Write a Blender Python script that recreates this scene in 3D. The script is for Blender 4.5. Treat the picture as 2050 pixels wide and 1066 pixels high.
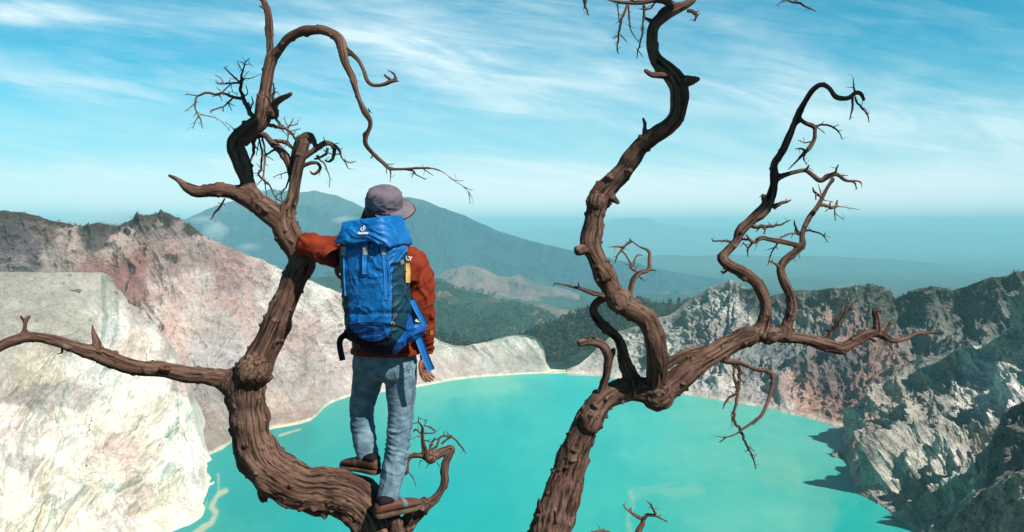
import bpy, bmesh, math, random, os
import numpy as np
from mathutils import Vector, Matrix, Quaternion
SKIP = os.environ.get('SKIPPARTS', '')
random.seed(7); RNG = np.random.default_rng(7)
for o in list(bpy.data.objects): bpy.data.objects.remove(o)
scene = bpy.context.scene; COL = scene.collection

# ------------------------------------------------------------------ camera
FPX = 1578.0; PITCH = math.radians(2.65)
cam_d = bpy.data.cameras.new('camera'); cam = bpy.data.objects.new('camera', cam_d); COL.objects.link(cam)
cam_d.sensor_width = 36.0; cam_d.lens = 36.0*FPX/2050.0
cam_d.clip_start = 0.05; cam_d.clip_end = 200000.0
cam.location = (0, 0, 0); cam.rotation_euler = (math.pi/2-PITCH, 0, 0)
scene.camera = cam
# ------------------------------------------------------------------ light
SUN_EL = math.radians(46); SUN_AZ = math.radians(48)   # azimuth: measured from behind the camera towards the right
sdir = Vector((math.cos(SUN_EL)*math.sin(SUN_AZ), -math.cos(SUN_EL)*math.cos(SUN_AZ), math.sin(SUN_EL)))
sun_d = bpy.data.lights.new('sun', 'SUN'); sun_d.energy = 5.0; sun_d.angle = math.radians(0.5); sun_d.color = (1.0, 0.955, 0.89)
sun = bpy.data.objects.new('sun', sun_d); COL.objects.link(sun)
sun.rotation_euler = sdir.to_track_quat('Z', 'Y').to_euler()
scene.view_settings.view_transform = 'Standard'; scene.view_settings.look = 'None'
scene.view_settings.exposure = 0.38; scene.view_settings.gamma = 1.0
scene.cycles.use_denoising = True
scene.cycles.max_bounces = 5; scene.cycles.diffuse_bounces = 2; scene.cycles.glossy_bounces = 2
scene.cycles.volume_bounces = 2; scene.cycles.transparent_max_bounces = 8
scene.cycles.sample_clamp_indirect = 4.0

def nd(nt, typ, **kw):
    n = nt.nodes.new(typ)
    for k, v in kw.items():
        if k == 'ins':
            for a, b in v.items(): n.inputs[a].default_value = b
        else: setattr(n, k, v)
    return n
def math_n(nt, op, a, b=None, c=None, clamp=False):
    n = nt.nodes.new('ShaderNodeMath'); n.operation = op; n.use_clamp = clamp
    for i, v in enumerate((a, b, c)):
        if v is None: continue
        if isinstance(v, (int, float)): n.inputs[i].default_value = v
        else: nt.links.new(v, n.inputs[i])
    return n.outputs[0]
def mixc(nt, f, a, b, mode='MIX'):
    n = nt.nodes.new('ShaderNodeMix'); n.data_type = 'RGBA'; n.blend_type = mode
    for s, v in ((0, f), (6, a), (7, b)):
        if isinstance(v, (int, float)): n.inputs[s].default_value = v
        elif isinstance(v, tuple): n.inputs[s].default_value = (*v[:3], 1)
        else: nt.links.new(v, n.inputs[s])
    return n.outputs[2]
def ramp(nt, fac, stops, interp='EASE'):
    n = nt.nodes.new('ShaderNodeValToRGB'); n.color_ramp.interpolation = interp
    e = n.color_ramp.elements
    while len(e) < len(stops): e.new(0.5)
    for k, (p, c) in enumerate(stops):
        e[k].position = p; e[k].color = (c, c, c, 1) if isinstance(c, (int, float)) else (*c, 1)
    nt.links.new(fac, n.inputs[0]); return n.outputs[0]

world = bpy.data.worlds.new('World'); scene.world = world; world.use_nodes = True
wt = world.node_tree; wt.nodes.clear()
sky = nd(wt, 'ShaderNodeTexSky', sky_type='NISHITA', sun_disc=False, sun_elevation=SUN_EL,
         sun_rotation=math.atan2(sdir.x, sdir.y), altitude=2300.0, air_density=1.3, dust_density=0.6, ozone_density=2.0)
tint = mixc(wt, 1.0, sky.outputs[0], (0.03, 1.42, 1.56), 'MULTIPLY')
tc = nd(wt, 'ShaderNodeTexCoord'); sep = nd(wt, 'ShaderNodeSeparateXYZ'); wt.links.new(tc.outputs['Generated'], sep.inputs[0])
zc = math_n(wt, 'MAXIMUM', sep.outputs[2], 0.0)
yc = math_n(wt, 'MAXIMUM', sep.outputs[1], 0.05)
ta = math_n(wt, 'DIVIDE', sep.outputs[0], yc); te = math_n(wt, 'DIVIDE', zc, yc)      # bearing and height of the sky ahead, as tangents
def streaks(kx, ke, shear, sc, detail, lo, hi, seed, dist=.5):
    e = math_n(wt, 'ADD', te, math_n(wt, 'MULTIPLY', ta, shear)); c = nd(wt, 'ShaderNodeCombineXYZ'); c.inputs[2].default_value = seed
    wt.links.new(math_n(wt, 'MULTIPLY', ta, kx), c.inputs[0]); wt.links.new(math_n(wt, 'MULTIPLY', e, ke), c.inputs[1])
    n = nd(wt, 'ShaderNodeTexNoise', ins={'Scale': sc, 'Detail': detail, 'Roughness': 0.66, 'Distortion': dist}); wt.links.new(c.outputs[0], n.inputs['Vector'])
    return ramp(wt, n.outputs[0], [(lo, 0.0), (hi, 1.0)])
wob = streaks(1.4, 3.0, 0.1, 1.5, 4, 0.3, 0.7, 5.0)
def band(a0, slope, w, x0, x1, fx=0.12):
    """a long cloud bank along te = a0 + slope * ta, between two bearings"""
    d = math_n(wt, 'SUBTRACT', math_n(wt, 'ADD', te, math_n(wt, 'MULTIPLY', math_n(wt, 'SUBTRACT', wob, 0.5), w*1.5)), math_n(wt, 'ADD', math_n(wt, 'MULTIPLY', ta, slope), a0))
    g = math_n(wt, 'EXPONENT', math_n(wt, 'MULTIPLY', math_n(wt, 'POWER', math_n(wt, 'ABSOLUTE', math_n(wt, 'DIVIDE', d, w)), 2.0), -1.0))
    l = nd(wt, 'ShaderNodeMapRange', interpolation_type='SMOOTHSTEP', ins={'From Min': x0, 'From Max': x0+fx}); wt.links.new(ta, l.inputs[0])
    r = nd(wt, 'ShaderNodeMapRange', interpolation_type='SMOOTHSTEP', ins={'From Min': x1-fx, 'From Max': x1, 'To Min': 1.0, 'To Max': 0.0}); wt.links.new(ta, r.inputs[0])
    return math_n(wt, 'MULTIPLY', g, math_n(wt, 'MULTIPLY', l.outputs[0], r.outputs[0]))
fib = streaks(3.0, 17, 0.22, 1.5, 10, 0.36, 0.66, 2.0, .9); fin = streaks(4.0, 46, 0.12, 1.4, 9, 0.40, 0.68, 7.0, .7); patch = streaks(1.8, 7.0, 0.14, 1.0, 5, 0.36, 0.66, 11.0, .8)
M_ = lambda a, b: math_n(wt, 'MULTIPLY', a, b)
A_2 = lambda *v: v[0] if len(v) == 1 else math_n(wt, 'ADD', v[0], A_2(*v[1:]))
tex = A_2(M_(fib, 0.44), M_(fin, 0.16), 0.38)
cl = A_2(M_(M_(band(0.215, -0.155, 0.062, -0.42, 1.4, .40), tex), .74), M_(M_(band(0.222, -0.085, 0.013, -1.6, 0.05, .2), tex), .50), M_(M_(band(0.275, 0.02, 0.012, -1.4, -0.50), tex), .7),
         M_(M_(band(0.072, -0.02, 0.018, -1.2, 1.5), A_2(M_(fin, .8), .3)), .45), M_(M_(band(0.155, -0.05, 0.022, -1.6, -0.1), A_2(M_(fib, .7), .1)), .45), M_(M_(patch, A_2(M_(fin, .7), .3)), 0.26), M_(fib, 0.09))
hz = ramp(wt, te, [(0.0, 0.96), (0.035, 0.86), (0.075, 0.58), (0.105, 0.36), (0.125, 0.33), (0.17, 0.10), (0.24, 0.0)], 'LINEAR')
side = ramp(wt, sep.outputs[1], [(0.05, 0.0), (0.55, 1.0)]); high = ramp(wt, zc, [(0.40, 1.0), (0.72, 0.0)])   # clear overhead and behind
cl = M_(math_n(wt, 'MINIMUM', math_n(wt, 'ADD', cl, M_(hz, math_n(wt, 'SUBTRACT', 1.0, M_(cl, .6)))), 0.90), M_(side, high))
cloudc = mixc(wt, ramp(wt, te, [(0.0, 1.0), (0.09, 0.0)], 'LINEAR'), (11.6, 13.6, 14.2), (24.0, 21.0, 20.0))      # brilliant low on the horizon
skyc = mixc(wt, cl, tint, cloudc)
skyc = mixc(wt, 1.0, skyc, ramp(wt, sep.outputs[2], [(0.34, 1.0), (0.75, 0.38)]), 'MULTIPLY')     # deep clear zenith
skyc = mixc(wt, 1.0, skyc, ramp(wt, sep.outputs[1], [(0.0, 0.45), (0.6, 1.0)]), 'MULTIPLY')   # and no glare behind
skyc = mixc(wt, ramp(wt, sep.outputs[2], [(0.0, 1.0), (0.02, 0.0)]), skyc, (1.6, 1.9, 1.8))
bg = nd(wt, 'ShaderNodeBackground', ins={'Strength': 0.060}); wt.links.new(skyc, bg.inputs[0])
wo = nd(wt, 'ShaderNodeOutputWorld'); wt.links.new(bg.outputs[0], wo.inputs[0])

# ------------------------------------------------------------------ geometry of the view: photo pixel + forward distance -> point
CP, SP = math.cos(PITCH), math.sin(PITCH)
def at(px, py, Y):
    a = (px-1025.0)/FPX; b = -(py-533.0)/FPX
    d = np.array([a, CP+b*SP, -SP+b*CP]); return d*(Y/d[1])
def arr_at(px, py, Y):
    a = (px-1025.0)/FPX; b = -(py-533.0)/FPX
    dy = CP+b*SP; dz = -SP+b*CP; t = Y/dy
    return np.stack([a*t, Y*np.ones_like(a), dz*t], -1)
def arr_atz(px, z, Y):
    w = Y*CP-z*SP; a = (px-1025.0)/FPX
    return np.stack([a*w, Y, z], -1)
def py_depth(py, z):
    b = -(py-533.0)/FPX; return z*(CP+b*SP)/(-SP+b*CP)
def proj(P):
    w = P[..., 1]*CP-P[..., 2]*SP; v = P[..., 1]*SP+P[..., 2]*CP
    return 1025+FPX*P[..., 0]/w, 533-FPX*v/w
LAKE = -200.0

# ------------------------------------------------------------------ noise
_perm = np.random.default_rng(3).permutation(256).astype(np.int32); _perm = np.concatenate([_perm, _perm])
_g = np.random.default_rng(4).normal(size=(256, 3)); _g = (_g/np.linalg.norm(_g, axis=1, keepdims=True)).astype(np.float32)
def perlin(p):
    sh = p.shape[:-1]; p = p.reshape(-1, 3); out = np.empty(len(p), np.float32)
    for s in range(0, len(p), 400000):
        q = p[s:s+400000]; i = np.floor(q); f = (q-i).astype(np.float32); i = i.astype(np.int64) & 255
        u = f*f*f*(f*(f*6-15)+10); r = 0
        for dx in (0, 1):
            wx = u[:, 0] if dx else 1-u[:, 0]
            for dy in (0, 1):
                wy = u[:, 1] if dy else 1-u[:, 1]
                for dz in (0, 1):
                    wz = u[:, 2] if dz else 1-u[:, 2]
                    h = _perm[_perm[_perm[(i[:, 0]+dx) & 255]+((i[:, 1]+dy) & 255)]+((i[:, 2]+dz) & 255)]
                    g = _g[h]
                    d = g[:, 0]*(f[:, 0]-dx)+g[:, 1]*(f[:, 1]-dy)+g[:, 2]*(f[:, 2]-dz)
                    r = r+d*wx*wy*wz
        out[s:s+400000] = r*1.6
    return out.reshape(sh)
def fbm(p, octs=5, rough=0.5, lac=2.03):
    a = 1.0; r = 0; t = 0
    for k in range(octs):
        r = r+a*perlin(p); t += a; p = p*lac+17.3; a *= rough
    return r/t
def ridged(p, octs=5, rough=0.5, lac=2.07):
    a = 1.0; r = 0; t = 0; prev = 1.0
    for k in range(octs):
        n = 1-np.abs(perlin(p))*1.7; n = np.clip(n, 0, 1)**2
        r = r+a*n*prev; t += a; prev = np.clip(n*1.3, 0, 1); p = p*lac+9.1; a *= rough
    return r/t

# ------------------------------------------------------------------ object helpers
def lin(c):
    c = np.asarray(c, float)/255.0
    return np.where(c <= 0.04045, c/12.92, ((c+0.055)/1.055)**2.4)
def tag(o, label=None, cat=None, group=None, kind=None):
    if label: o['label'] = label
    if cat: o['category'] = cat
    if group: o['group'] = group
    if kind: o['kind'] = kind
    return o
def np_mesh(name, V, F, mat=None, parent=None, smooth=True, col=None, attrs=None):
    V = np.asarray(V, np.float32).reshape(-1, 3); F = np.asarray(F, np.int32); k = F.shape[1]
    me = bpy.data.meshes.new(name); me.vertices.add(len(V)); me.vertices.foreach_set('co', V.ravel())
    me.loops.add(F.size); me.loops.foreach_set('vertex_index', F.ravel())
    me.polygons.add(len(F)); me.polygons.foreach_set('loop_start', np.arange(0, F.size, k, dtype=np.int32))
    me.polygons.foreach_set('use_smooth', np.full(len(F), smooth))
    me.update(calc_edges=True)
    if col is not None:
        a = me.attributes.new('albedo', 'FLOAT_COLOR', 'POINT')
        c = np.ones((len(V), 4), np.float32); c[:, :3] = np.asarray(col).reshape(-1, 3); a.data.foreach_set('color', c.ravel())
    for n, v in (attrs or {}).items():
        v = np.asarray(v, np.float32)
        if v.ndim == 2:
            a = me.attributes.new(n, 'FLOAT_VECTOR', 'POINT'); a.data.foreach_set('vector', v.ravel())
        else:
            a = me.attributes.new(n, 'FLOAT', 'POINT'); a.data.foreach_set('value', v.ravel())
    o = bpy.data.objects.new(name, me); COL.objects.link(o)
    if mat: me.materials.append(mat)
    if parent: o.parent = parent
    return o
def grid_faces(nu, nv, flip=False):
    i = np.arange(nu*nv).reshape(nv, nu)
    a, b, c, d = i[:-1, :-1].ravel(), i[:-1, 1:].ravel(), i[1:, 1:].ravel(), i[1:, :-1].ravel()
    return np.stack([a, d, c, b], -1) if flip else np.stack([a, b, c, d], -1)
def material(name, color=(0.5, 0.5, 0.5), rough=0.8, spec=0.3, attr=None):
    m = bpy.data.materials.new(name); m.use_nodes = True; nt = m.node_tree
    b = nt.nodes['Principled BSDF']; b.inputs['Base Color'].default_value = (*color, 1)
    b.inputs['Roughness'].default_value = rough; b.inputs['Specular IOR Level'].default_value = spec
    return m, nt, b

# ------------------------------------------------------------------ terrain sheets
def prow(pts, grid, z=False):
    """a polyline of (px, py, Y) -- or (px, z, Y) when z -- sampled on the px grid as world points"""
    p = np.array(pts, float); y = np.interp(grid, p[:, 0], p[:, 1]); Y = np.exp(np.interp(grid, p[:, 0], np.log(p[:, 2])))
    return arr_atz(grid, y, Y) if z else arr_at(grid, y, Y)
def shore_row(pts, grid, dz=0.0):
    p = np.array(pts, float); y = np.interp(grid, p[:, 0], p[:, 1]); Y = py_depth(y, LAKE)
    return arr_at(grid, y, Y)+np.array([0, 0, dz])
def loft(rows, segs):
    """rows of world points joined by monotone cubic-ish interpolation; segs = quads between neighbouring rows"""
    R = np.stack(rows); K = len(R); out = []
    for k in range(K-1):
        p0 = R[max(k-1, 0)]; p1 = R[k]; p2 = R[k+1]; p3 = R[min(k+2, K-1)]
        L = lambda a, b: np.linalg.norm(a-b, axis=-1, keepdims=True)+1e-6
        l0, l1, l2 = L(p0, p1), L(p1, p2), L(p2, p3)
        m1 = ((p1-p0)/l0+(p2-p1)/l1)*0.5*l1 if k > 0 else (p2-p1)
        m2 = ((p2-p1)/l1+(p3-p2)/l2)*0.5*l1 if k < K-2 else (p2-p1)
        n = segs[k]; ts = np.linspace(0, 1, n+1)[:(-1 if k < K-2 else None)]
        for t in ts:
            h1 = 2*t**3-3*t**2+1; h2 = t**3-2*t**2+t; h3 = -2*t**3+3*t**2; h4 = t**3-t**2
            c = h1*p1+h2*m1*0.7+h3*p2+h4*m2*0.7; out.append(c)
    return np.stack(out)
def normals(P):
    du = np.gradient(P, axis=1); dv = np.gradient(P, axis=0)
    n = np.cross(du, dv); n /= np.linalg.norm(n, axis=-1, keepdims=True)+1e-9
    s = np.sign(n[..., 2].mean()) or 1
    return n*s
def idw(px, py, ctrl, power=6.0, warp=18, wscale=0.012, seed=0.0):
    q = np.stack([px*wscale, py*wscale, np.full_like(px, seed)], -1)
    wx = px+warp*fbm(q, 7, .68)*3; wy = py+warp*fbm(q+31.7, 7, .68)*3
    num = 0; den = 0
    for x, y, c in ctrl:
        w = 1.0/((wx-x)**2+(wy-y)**2+60.0)**(power/2)
        num = num+w[..., None]*lin(c); den = den+w
    return num/den[..., None]

def rock_material(name, bump=0.6, scale=0.25, spots=0.0, var=0.28, dist=2.0):
    m, nt, b = material(name, rough=0.95, spec=0.15)
    at_ = nd(nt, 'ShaderNodeAttribute', attribute_name='albedo')
    g = nd(nt, 'ShaderNodeNewGeometry')
    n1 = nd(nt, 'ShaderNodeTexNoise', ins={'Scale': scale, 'Detail': 9.0, 'Roughness': 0.68, 'Distortion': 0.6}); nt.links.new(g.outputs['Position'], n1.inputs['Vector'])
    n2 = nd(nt, 'ShaderNodeTexNoise', ins={'Scale': scale*0.22, 'Detail': 6.0, 'Roughness': 0.6}); nt.links.new(g.outputs['Position'], n2.inputs['Vector'])
    vm = nd(nt, 'ShaderNodeTexVoronoi', feature='DISTANCE_TO_EDGE', ins={'Scale': scale*0.35})
    wv = nd(nt, 'ShaderNodeVectorMath', operation='MULTIPLY_ADD'); nt.links.new(n1.outputs['Color'], wv.inputs[0]); wv.inputs[1].default_value = (9, 9, 9); nt.links.new(g.outputs['Position'], wv.inputs[2])
    nt.links.new(wv.outputs[0], vm.inputs['Vector'])
    f = ramp(nt, n1.outputs[0], [(0.28, 1-var*1.5), (0.5, 1.0), (0.75, 1+var)], 'LINEAR')
    f2 = ramp(nt, n2.outputs[0], [(0.3, 1-var), (0.7, 1+var*0.6)], 'LINEAR')
    crack = ramp(nt, vm.outputs[0], [(0.0, 0.62), (0.03, 0.9), (0.08, 1.0)], 'LINEAR')
    c = mixc(nt, 1.0, at_.outputs['Color'], f, 'MULTIPLY'); c = mixc(nt, 1.0, c, f2, 'MULTIPLY'); c = mixc(nt, 0.28, c, crack, 'MULTIPLY')
    n3 = nd(nt, 'ShaderNodeTexNoise', ins={'Scale': scale*3.6, 'Detail': 6.0, 'Roughness': 0.72, 'Distortion': 0.8}); nt.links.new(g.outputs['Position'], n3.inputs['Vector'])
    c = mixc(nt, 1.0, c, ramp(nt, n3.outputs[0], [(0.30, 1-var*1.9), (0.5, 1.0), (0.68, 1+var*1.1)], 'LINEAR'), 'MULTIPLY')
    nt.links.new(c, b.inputs['Base Color'])
    bp = nd(nt, 'ShaderNodeBump', ins={'Strength': bump, 'Distance': dist})
    h = math_n(nt, 'ADD', math_n(nt, 'MULTIPLY_ADD', n3.outputs[0], 0.45, n1.outputs[0]), math_n(nt, 'MULTIPLY', crack, 0.08))
    nt.links.new(h, bp.inputs['Height']); nt.links.new(bp.outputs[0], b.inputs['Normal'])
    return m
def build_sheet(name, P, mat, col, kind='structure'):
    nv, nu = P.shape[:2]
    n = np.cross(P[0, 1]-P[0, 0], P[1, 0]-P[0, 0])
    mid = normals(P); f = grid_faces(nu, nv, flip=False)
    c = np.cross(P[nv//2, nu//2+1]-P[nv//2, nu//2], P[nv//2+1, nu//2]-P[nv//2, nu//2])
    if c[2] < 0: f = f[:, ::-1]
    o = np_mesh(name, P, f, mat, col=col); o['kind'] = kind; return o
def smoothstep(a, b, x):
    t = np.clip((x-a)/(b-a), 0, 1); return t*t*(3-2*t)
# ================================================================== THE CRATER AND WHAT LIES BEYOND
rockL = rock_material('pale_rock', 0.55, 0.16, var=0.20, dist=2.5)
rockR = rock_material('grey_rock', 0.7, 0.22, var=0.34, dist=2.5)
landm = rock_material('far_land', 0.3, 0.012, var=0.30, dist=20.0)

def shoreline_tint(P, col, width=3.0, c=(232, 224, 196)):
    h = P[..., 2]-LAKE; k = (1-smoothstep(width*0.4, width, h+1.2*fbm(P*0.05, 3)))*0.85
    return col*(1-k[..., None])+lin(c)*k[..., None]

# ---- A: left crater wall with the low far rim
g = np.linspace(-260, 1262, 1250)
ridgeA = [(-300, 400, 800), (-150, 405, 840), (0, 420, 880), (50, 425, 890), (90, 440, 900), (130, 448, 910), (165, 452, 915), (200, 451, 925), (235, 450, 935), (265, 439, 945), (290, 430, 955),
    (325, 427, 965), (355, 436, 970), (380, 450, 980), (420, 475, 985), (470, 497, 995), (520, 520, 1005), (565, 541, 1012), (640, 570, 1025), (690, 592, 1035), (760, 625, 1050), (820, 655, 1060), (870, 676, 1075),
    (900, 689, 1085), (930, 693, 1090), (960, 688, 1095), (1000, 677, 1100), (1030, 670, 1104), (1062, 671, 1106), (1082, 682, 1106), (1090, 700, 1105), (1093, 725, 1104), (1102, 739, 1106), (1150, 742, 1104), (1205, 742, 1100), (1262, 748, 1080)]
shoreA = [(-300, 870), (0, 880), (300, 905), (417, 912), (446, 899), (472, 879), (500, 869), (550, 858), (600, 849), (622, 842), (636, 832), (648, 818), (664, 806), (700, 794), (760, 786), (850, 772), (900, 762), (960, 755), (1050, 749), (1130, 746), (1200, 751), (1262, 760)]
R = prow(ridgeA, g); S = shore_row(shoreA, g)
ex = np.interp(g, [-260, 600, 900, 1262], [1, 1, .35, .12])[:, None]
def L(t, dz=0, dy=0): return R*(1-t)+S*t+np.array([0, dy, dz])*ex
rows = [R+np.array([0, 260, -140])*ex+np.array([0, 0, -12]), R+np.array([0, 60, -22])*ex+np.array([0, 0, -3]), R, L(0.18, -8), L(0.42, -12), L(0.72, -16), S+np.array([0, 0, 1.0]), S+np.array([0, -30, -14])]
P = loft(rows, [10, 14, 110, 150, 170, 150, 40])
N = normals(P); px, py = proj(P)
amp = np.clip((P[..., 2]-LAKE)/40, 0.05, 1)*np.interp(px, [-260, 800, 1000], [1, .8, .30])
top = np.abs(np.arange(P.shape[0])-24)[:, None]/30.0
amp = amp*np.clip(0.22+top, 0, 1)
q = P.copy(); gl = fbm(P*0.004, 3)[..., None]*40
# gullies running down the wall, drawn diagonally to the right as in the strata
s_ = (P[..., 0]*0.9+P[..., 2]*0.75+P[..., 1]*0.25)
qq = np.stack([s_*0.016+gl[..., 0]*0.02, P[..., 2]*0.0035, P[..., 1]*0.003], -1)
d = (ridged(qq, 6, .55)-0.45)*26
d += fbm(P*np.array([.02, .02, .02]), 7, .6)*11+(ridged(P*0.045+gl*.01, 6, .6)-0.4)*11
d *= amp
P = P+N*d[..., None]+np.array([0, 0, 1])*(fbm(P*0.12, 4)*1.3*amp)[..., None]
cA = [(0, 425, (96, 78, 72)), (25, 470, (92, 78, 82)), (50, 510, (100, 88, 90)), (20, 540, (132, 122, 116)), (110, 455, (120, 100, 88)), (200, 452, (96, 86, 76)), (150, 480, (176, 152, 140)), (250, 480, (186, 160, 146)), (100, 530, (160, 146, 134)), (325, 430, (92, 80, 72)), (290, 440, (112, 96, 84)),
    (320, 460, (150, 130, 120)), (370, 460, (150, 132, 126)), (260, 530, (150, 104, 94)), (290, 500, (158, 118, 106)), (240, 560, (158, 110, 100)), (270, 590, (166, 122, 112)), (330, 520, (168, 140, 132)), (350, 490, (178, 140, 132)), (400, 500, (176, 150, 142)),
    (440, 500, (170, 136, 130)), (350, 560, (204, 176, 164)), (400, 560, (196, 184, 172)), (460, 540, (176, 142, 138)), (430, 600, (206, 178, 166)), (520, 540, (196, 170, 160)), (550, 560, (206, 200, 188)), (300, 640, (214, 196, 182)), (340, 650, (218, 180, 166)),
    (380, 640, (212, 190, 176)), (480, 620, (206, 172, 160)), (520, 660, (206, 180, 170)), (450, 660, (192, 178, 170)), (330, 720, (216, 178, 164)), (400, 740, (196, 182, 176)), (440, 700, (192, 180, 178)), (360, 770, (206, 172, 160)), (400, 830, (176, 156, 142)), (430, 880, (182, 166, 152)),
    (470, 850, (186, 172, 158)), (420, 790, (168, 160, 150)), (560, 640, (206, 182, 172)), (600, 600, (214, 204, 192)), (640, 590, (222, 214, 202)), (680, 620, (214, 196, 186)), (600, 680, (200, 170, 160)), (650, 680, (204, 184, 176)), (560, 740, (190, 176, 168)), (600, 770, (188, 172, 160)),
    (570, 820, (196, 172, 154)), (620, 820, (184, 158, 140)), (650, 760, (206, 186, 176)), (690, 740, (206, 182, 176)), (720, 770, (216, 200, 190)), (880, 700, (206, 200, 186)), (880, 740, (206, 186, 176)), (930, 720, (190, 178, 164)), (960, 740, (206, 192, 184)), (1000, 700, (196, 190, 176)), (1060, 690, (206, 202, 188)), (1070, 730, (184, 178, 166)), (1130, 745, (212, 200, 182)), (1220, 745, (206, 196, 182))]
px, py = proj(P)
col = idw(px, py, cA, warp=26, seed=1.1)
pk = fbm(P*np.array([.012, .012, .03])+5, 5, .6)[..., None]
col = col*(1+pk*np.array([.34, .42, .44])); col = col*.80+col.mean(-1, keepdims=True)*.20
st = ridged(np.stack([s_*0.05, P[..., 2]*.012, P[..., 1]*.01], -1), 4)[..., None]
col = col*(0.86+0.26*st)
# scrub on the rim and scattered over the upper slope
sc = fbm(P*0.045+3, 5, .65)*1.0; up = 1-smoothstep(0, 34, py-np.interp(px, [p[0] for p in ridgeA], [p[1] for p in ridgeA]))
k = smoothstep(0.12, 0.24, sc+up*0.42-0.10)*np.where(px < 420, 1, 0)*(up > 0.0)
k2 = smoothstep(0.30, 0.36, sc)*smoothstep(600, 520, py)*(px < 380)
k = np.clip(k+k2*.8, 0, 1)[..., None]
col = col*(1-k)+lin((78, 66, 56))*k
col = shoreline_tint(P, col)
PA_keep = P.copy()
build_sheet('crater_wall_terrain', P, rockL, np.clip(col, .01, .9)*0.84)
rimA = P[24].copy()

# ---- B: the pale spur in front of it, running down to the water
g = np.linspace(-320, 443, 900)
topB = [(-340, 548, 540), (-150, 545, 600), (0, 545, 640), (120, 546, 665), (205, 546, 690), (214, 566, 698), (232, 582, 702), (240, 602, 704), (262, 612, 706), (276, 634, 706), (300, 646, 705), (316, 668, 703), (336, 686, 701), (342, 712, 700), (356, 730, 700), (366, 764, 700), (378, 782, 698), (384, 832, 696), (395, 862, 694), (412, 908, 684), (428, 928, 672), (443, 944, 661)]
shoreB = [(-340, 1560), (0, 1330), (200, 1170), (348, 1066), (385, 1052), (405, 1040), (413, 1028), (418, 1004), (426, 972), (436, 955), (443, 947)]
T = prow(topB, g); kk = np.hanning(13); kk /= kk.sum(); T = np.stack([np.convolve(np.pad(T[:, c], 6, 'edge'), kk, 'valid') for c in range(3)], -1)*np.clip((443-g)/12, 0, 1)[:, None]+T*(1-np.clip((443-g)/12, 0, 1))[:, None]; S = shore_row(shoreB, g)
w = np.interp(g, [-320, 250, 443], [1, .9, 0])[:, None]
def M(t, dz): return T*(1-t)+S*t+np.array([0, 0, dz])*w
rows = [T+np.array([0, 60, -70]), T+np.array([0, 14, -4])*np.clip(w+.2, 0, 1), T, M(.14, -9), M(.32, -9), M(.55, -2), M(.8, -1), S+np.array([0, 0, -.6]), S+np.array([0, -10, -24])]
P = loft(rows, [8, 8, 90, 110, 130, 130, 110, 24])
N = normals(P); px, py = proj(P)
fr = np.clip((px-150)/200, 0, 1)*smoothstep(560, 700, py)
amp = np.clip((P[..., 2]-LAKE)/30, 0.12, 1)
topm = np.clip(0.08+np.abs(np.arange(P.shape[0])-16)[:, None]/60.0, 0, 1)
low = smoothstep(640, 720, py)
gl = fbm(P*0.006, 3)
qq = np.stack([P[..., 0]*0.05+gl*1.1, P[..., 1]*0.006, P[..., 2]*0.006], -1)
d = (ridged(qq, 4, .5)-.45)*(1.0+3.0*low)
d -= low*smoothstep(.5, .9, ridged(np.stack([P[..., 0]*.022+gl*1.5, P[..., 1]*.006, P[..., 2]*.006], -1)+80, 4, .55))*7
d += low*((ridged(P*np.array([.016, .008, .008])+7, 5, .52)-.42)*24+fbm(P*0.03, 6, .62)*8+(ridged(P*.06+gl[..., None], 4, .55)-.4)*3.2)+fbm(P*0.2, 5, .65)*1.3
d *= amp*topm*np.clip(T[:, 2]*0+1, 0, 1)
P = P+N*d[..., None]
cB = [(0, 560, (158, 152, 138)), (100, 560, (162, 156, 142)), (190, 560, (170, 164, 150)), (60, 620, (158, 154, 138)), (140, 640, (166, 162, 146)), (200, 620, (172, 168, 154)), (0, 660, (160, 156, 142)), (240, 650, (200, 200, 196)), (290, 690, (222, 216, 206)), (262, 690, (206, 170, 150)), (320, 740, (230, 228, 212)),
    (20, 700, (178, 172, 158)), (60, 740, (200, 186, 158)), (90, 760, (206, 194, 164)), (20, 770, (186, 176, 164)), (60, 800, (160, 150, 144)), (110, 790, (178, 170, 162)), (150, 790, (190, 178, 170)), (180, 740, (216, 214, 204)), (250, 760, (232, 228, 214)), (330, 800, (228, 228, 212)), (20, 850, (228, 206, 194)), (80, 870, (232, 212, 200)),
    (140, 840, (226, 222, 206)), (200, 830, (234, 226, 206)), (280, 830, (234, 228, 208)), (370, 850, (228, 226, 208)), (230, 900, (226, 196, 182)), (260, 905, (222, 186, 172)), (290, 900, (222, 212, 190)), (40, 930, (188, 184, 178)), (20, 960, (226, 220, 204)), (120, 930, (234, 228, 212)), (330, 920, (232, 232, 216)), (400, 930, (236, 232, 224)), (430, 945, (220, 204, 204)),
    (200, 980, (234, 230, 208)), (290, 980, (220, 198, 186)), (330, 970, (228, 216, 182)), (380, 1000, (236, 232, 206)), (60, 1030, (240, 236, 210)), (150, 1040, (236, 230, 206)), (240, 1030, (224, 202, 192)), (320, 1040, (238, 230, 204)), (270, 632, (190, 170, 160)), (325, 692, (204, 178, 166)), (358, 770, (204, 176, 164)), (0, 1150, (236, 230, 208)), (300, 1120, (236, 230, 208))]
px, py = proj(P)
col = idw(px, py, cB, warp=22, seed=4.1)
n5 = fbm(P*np.array([.05, .02, .03])+2, 5, .62)[..., None]
lum = col.mean(-1, keepdims=True); col = col*.45+lum*np.array([1.03, 1.0, .93])*.55
n7 = fbm(P*np.array([.10, .10, .035])+60, 6, .68)[..., None]; col = col*(1+n5*np.array([.26, .28, .30])+n7*np.array([.26, .29, .34]))
rust = smoothstep(.22, .42, fbm(P*np.array([.035, .02, .02])+71, 6, .65))[..., None]*.45; col = col*(1-rust)+lin((196, 166, 146))*rust
lm = smoothstep(700, 600, py)[..., None]
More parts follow.
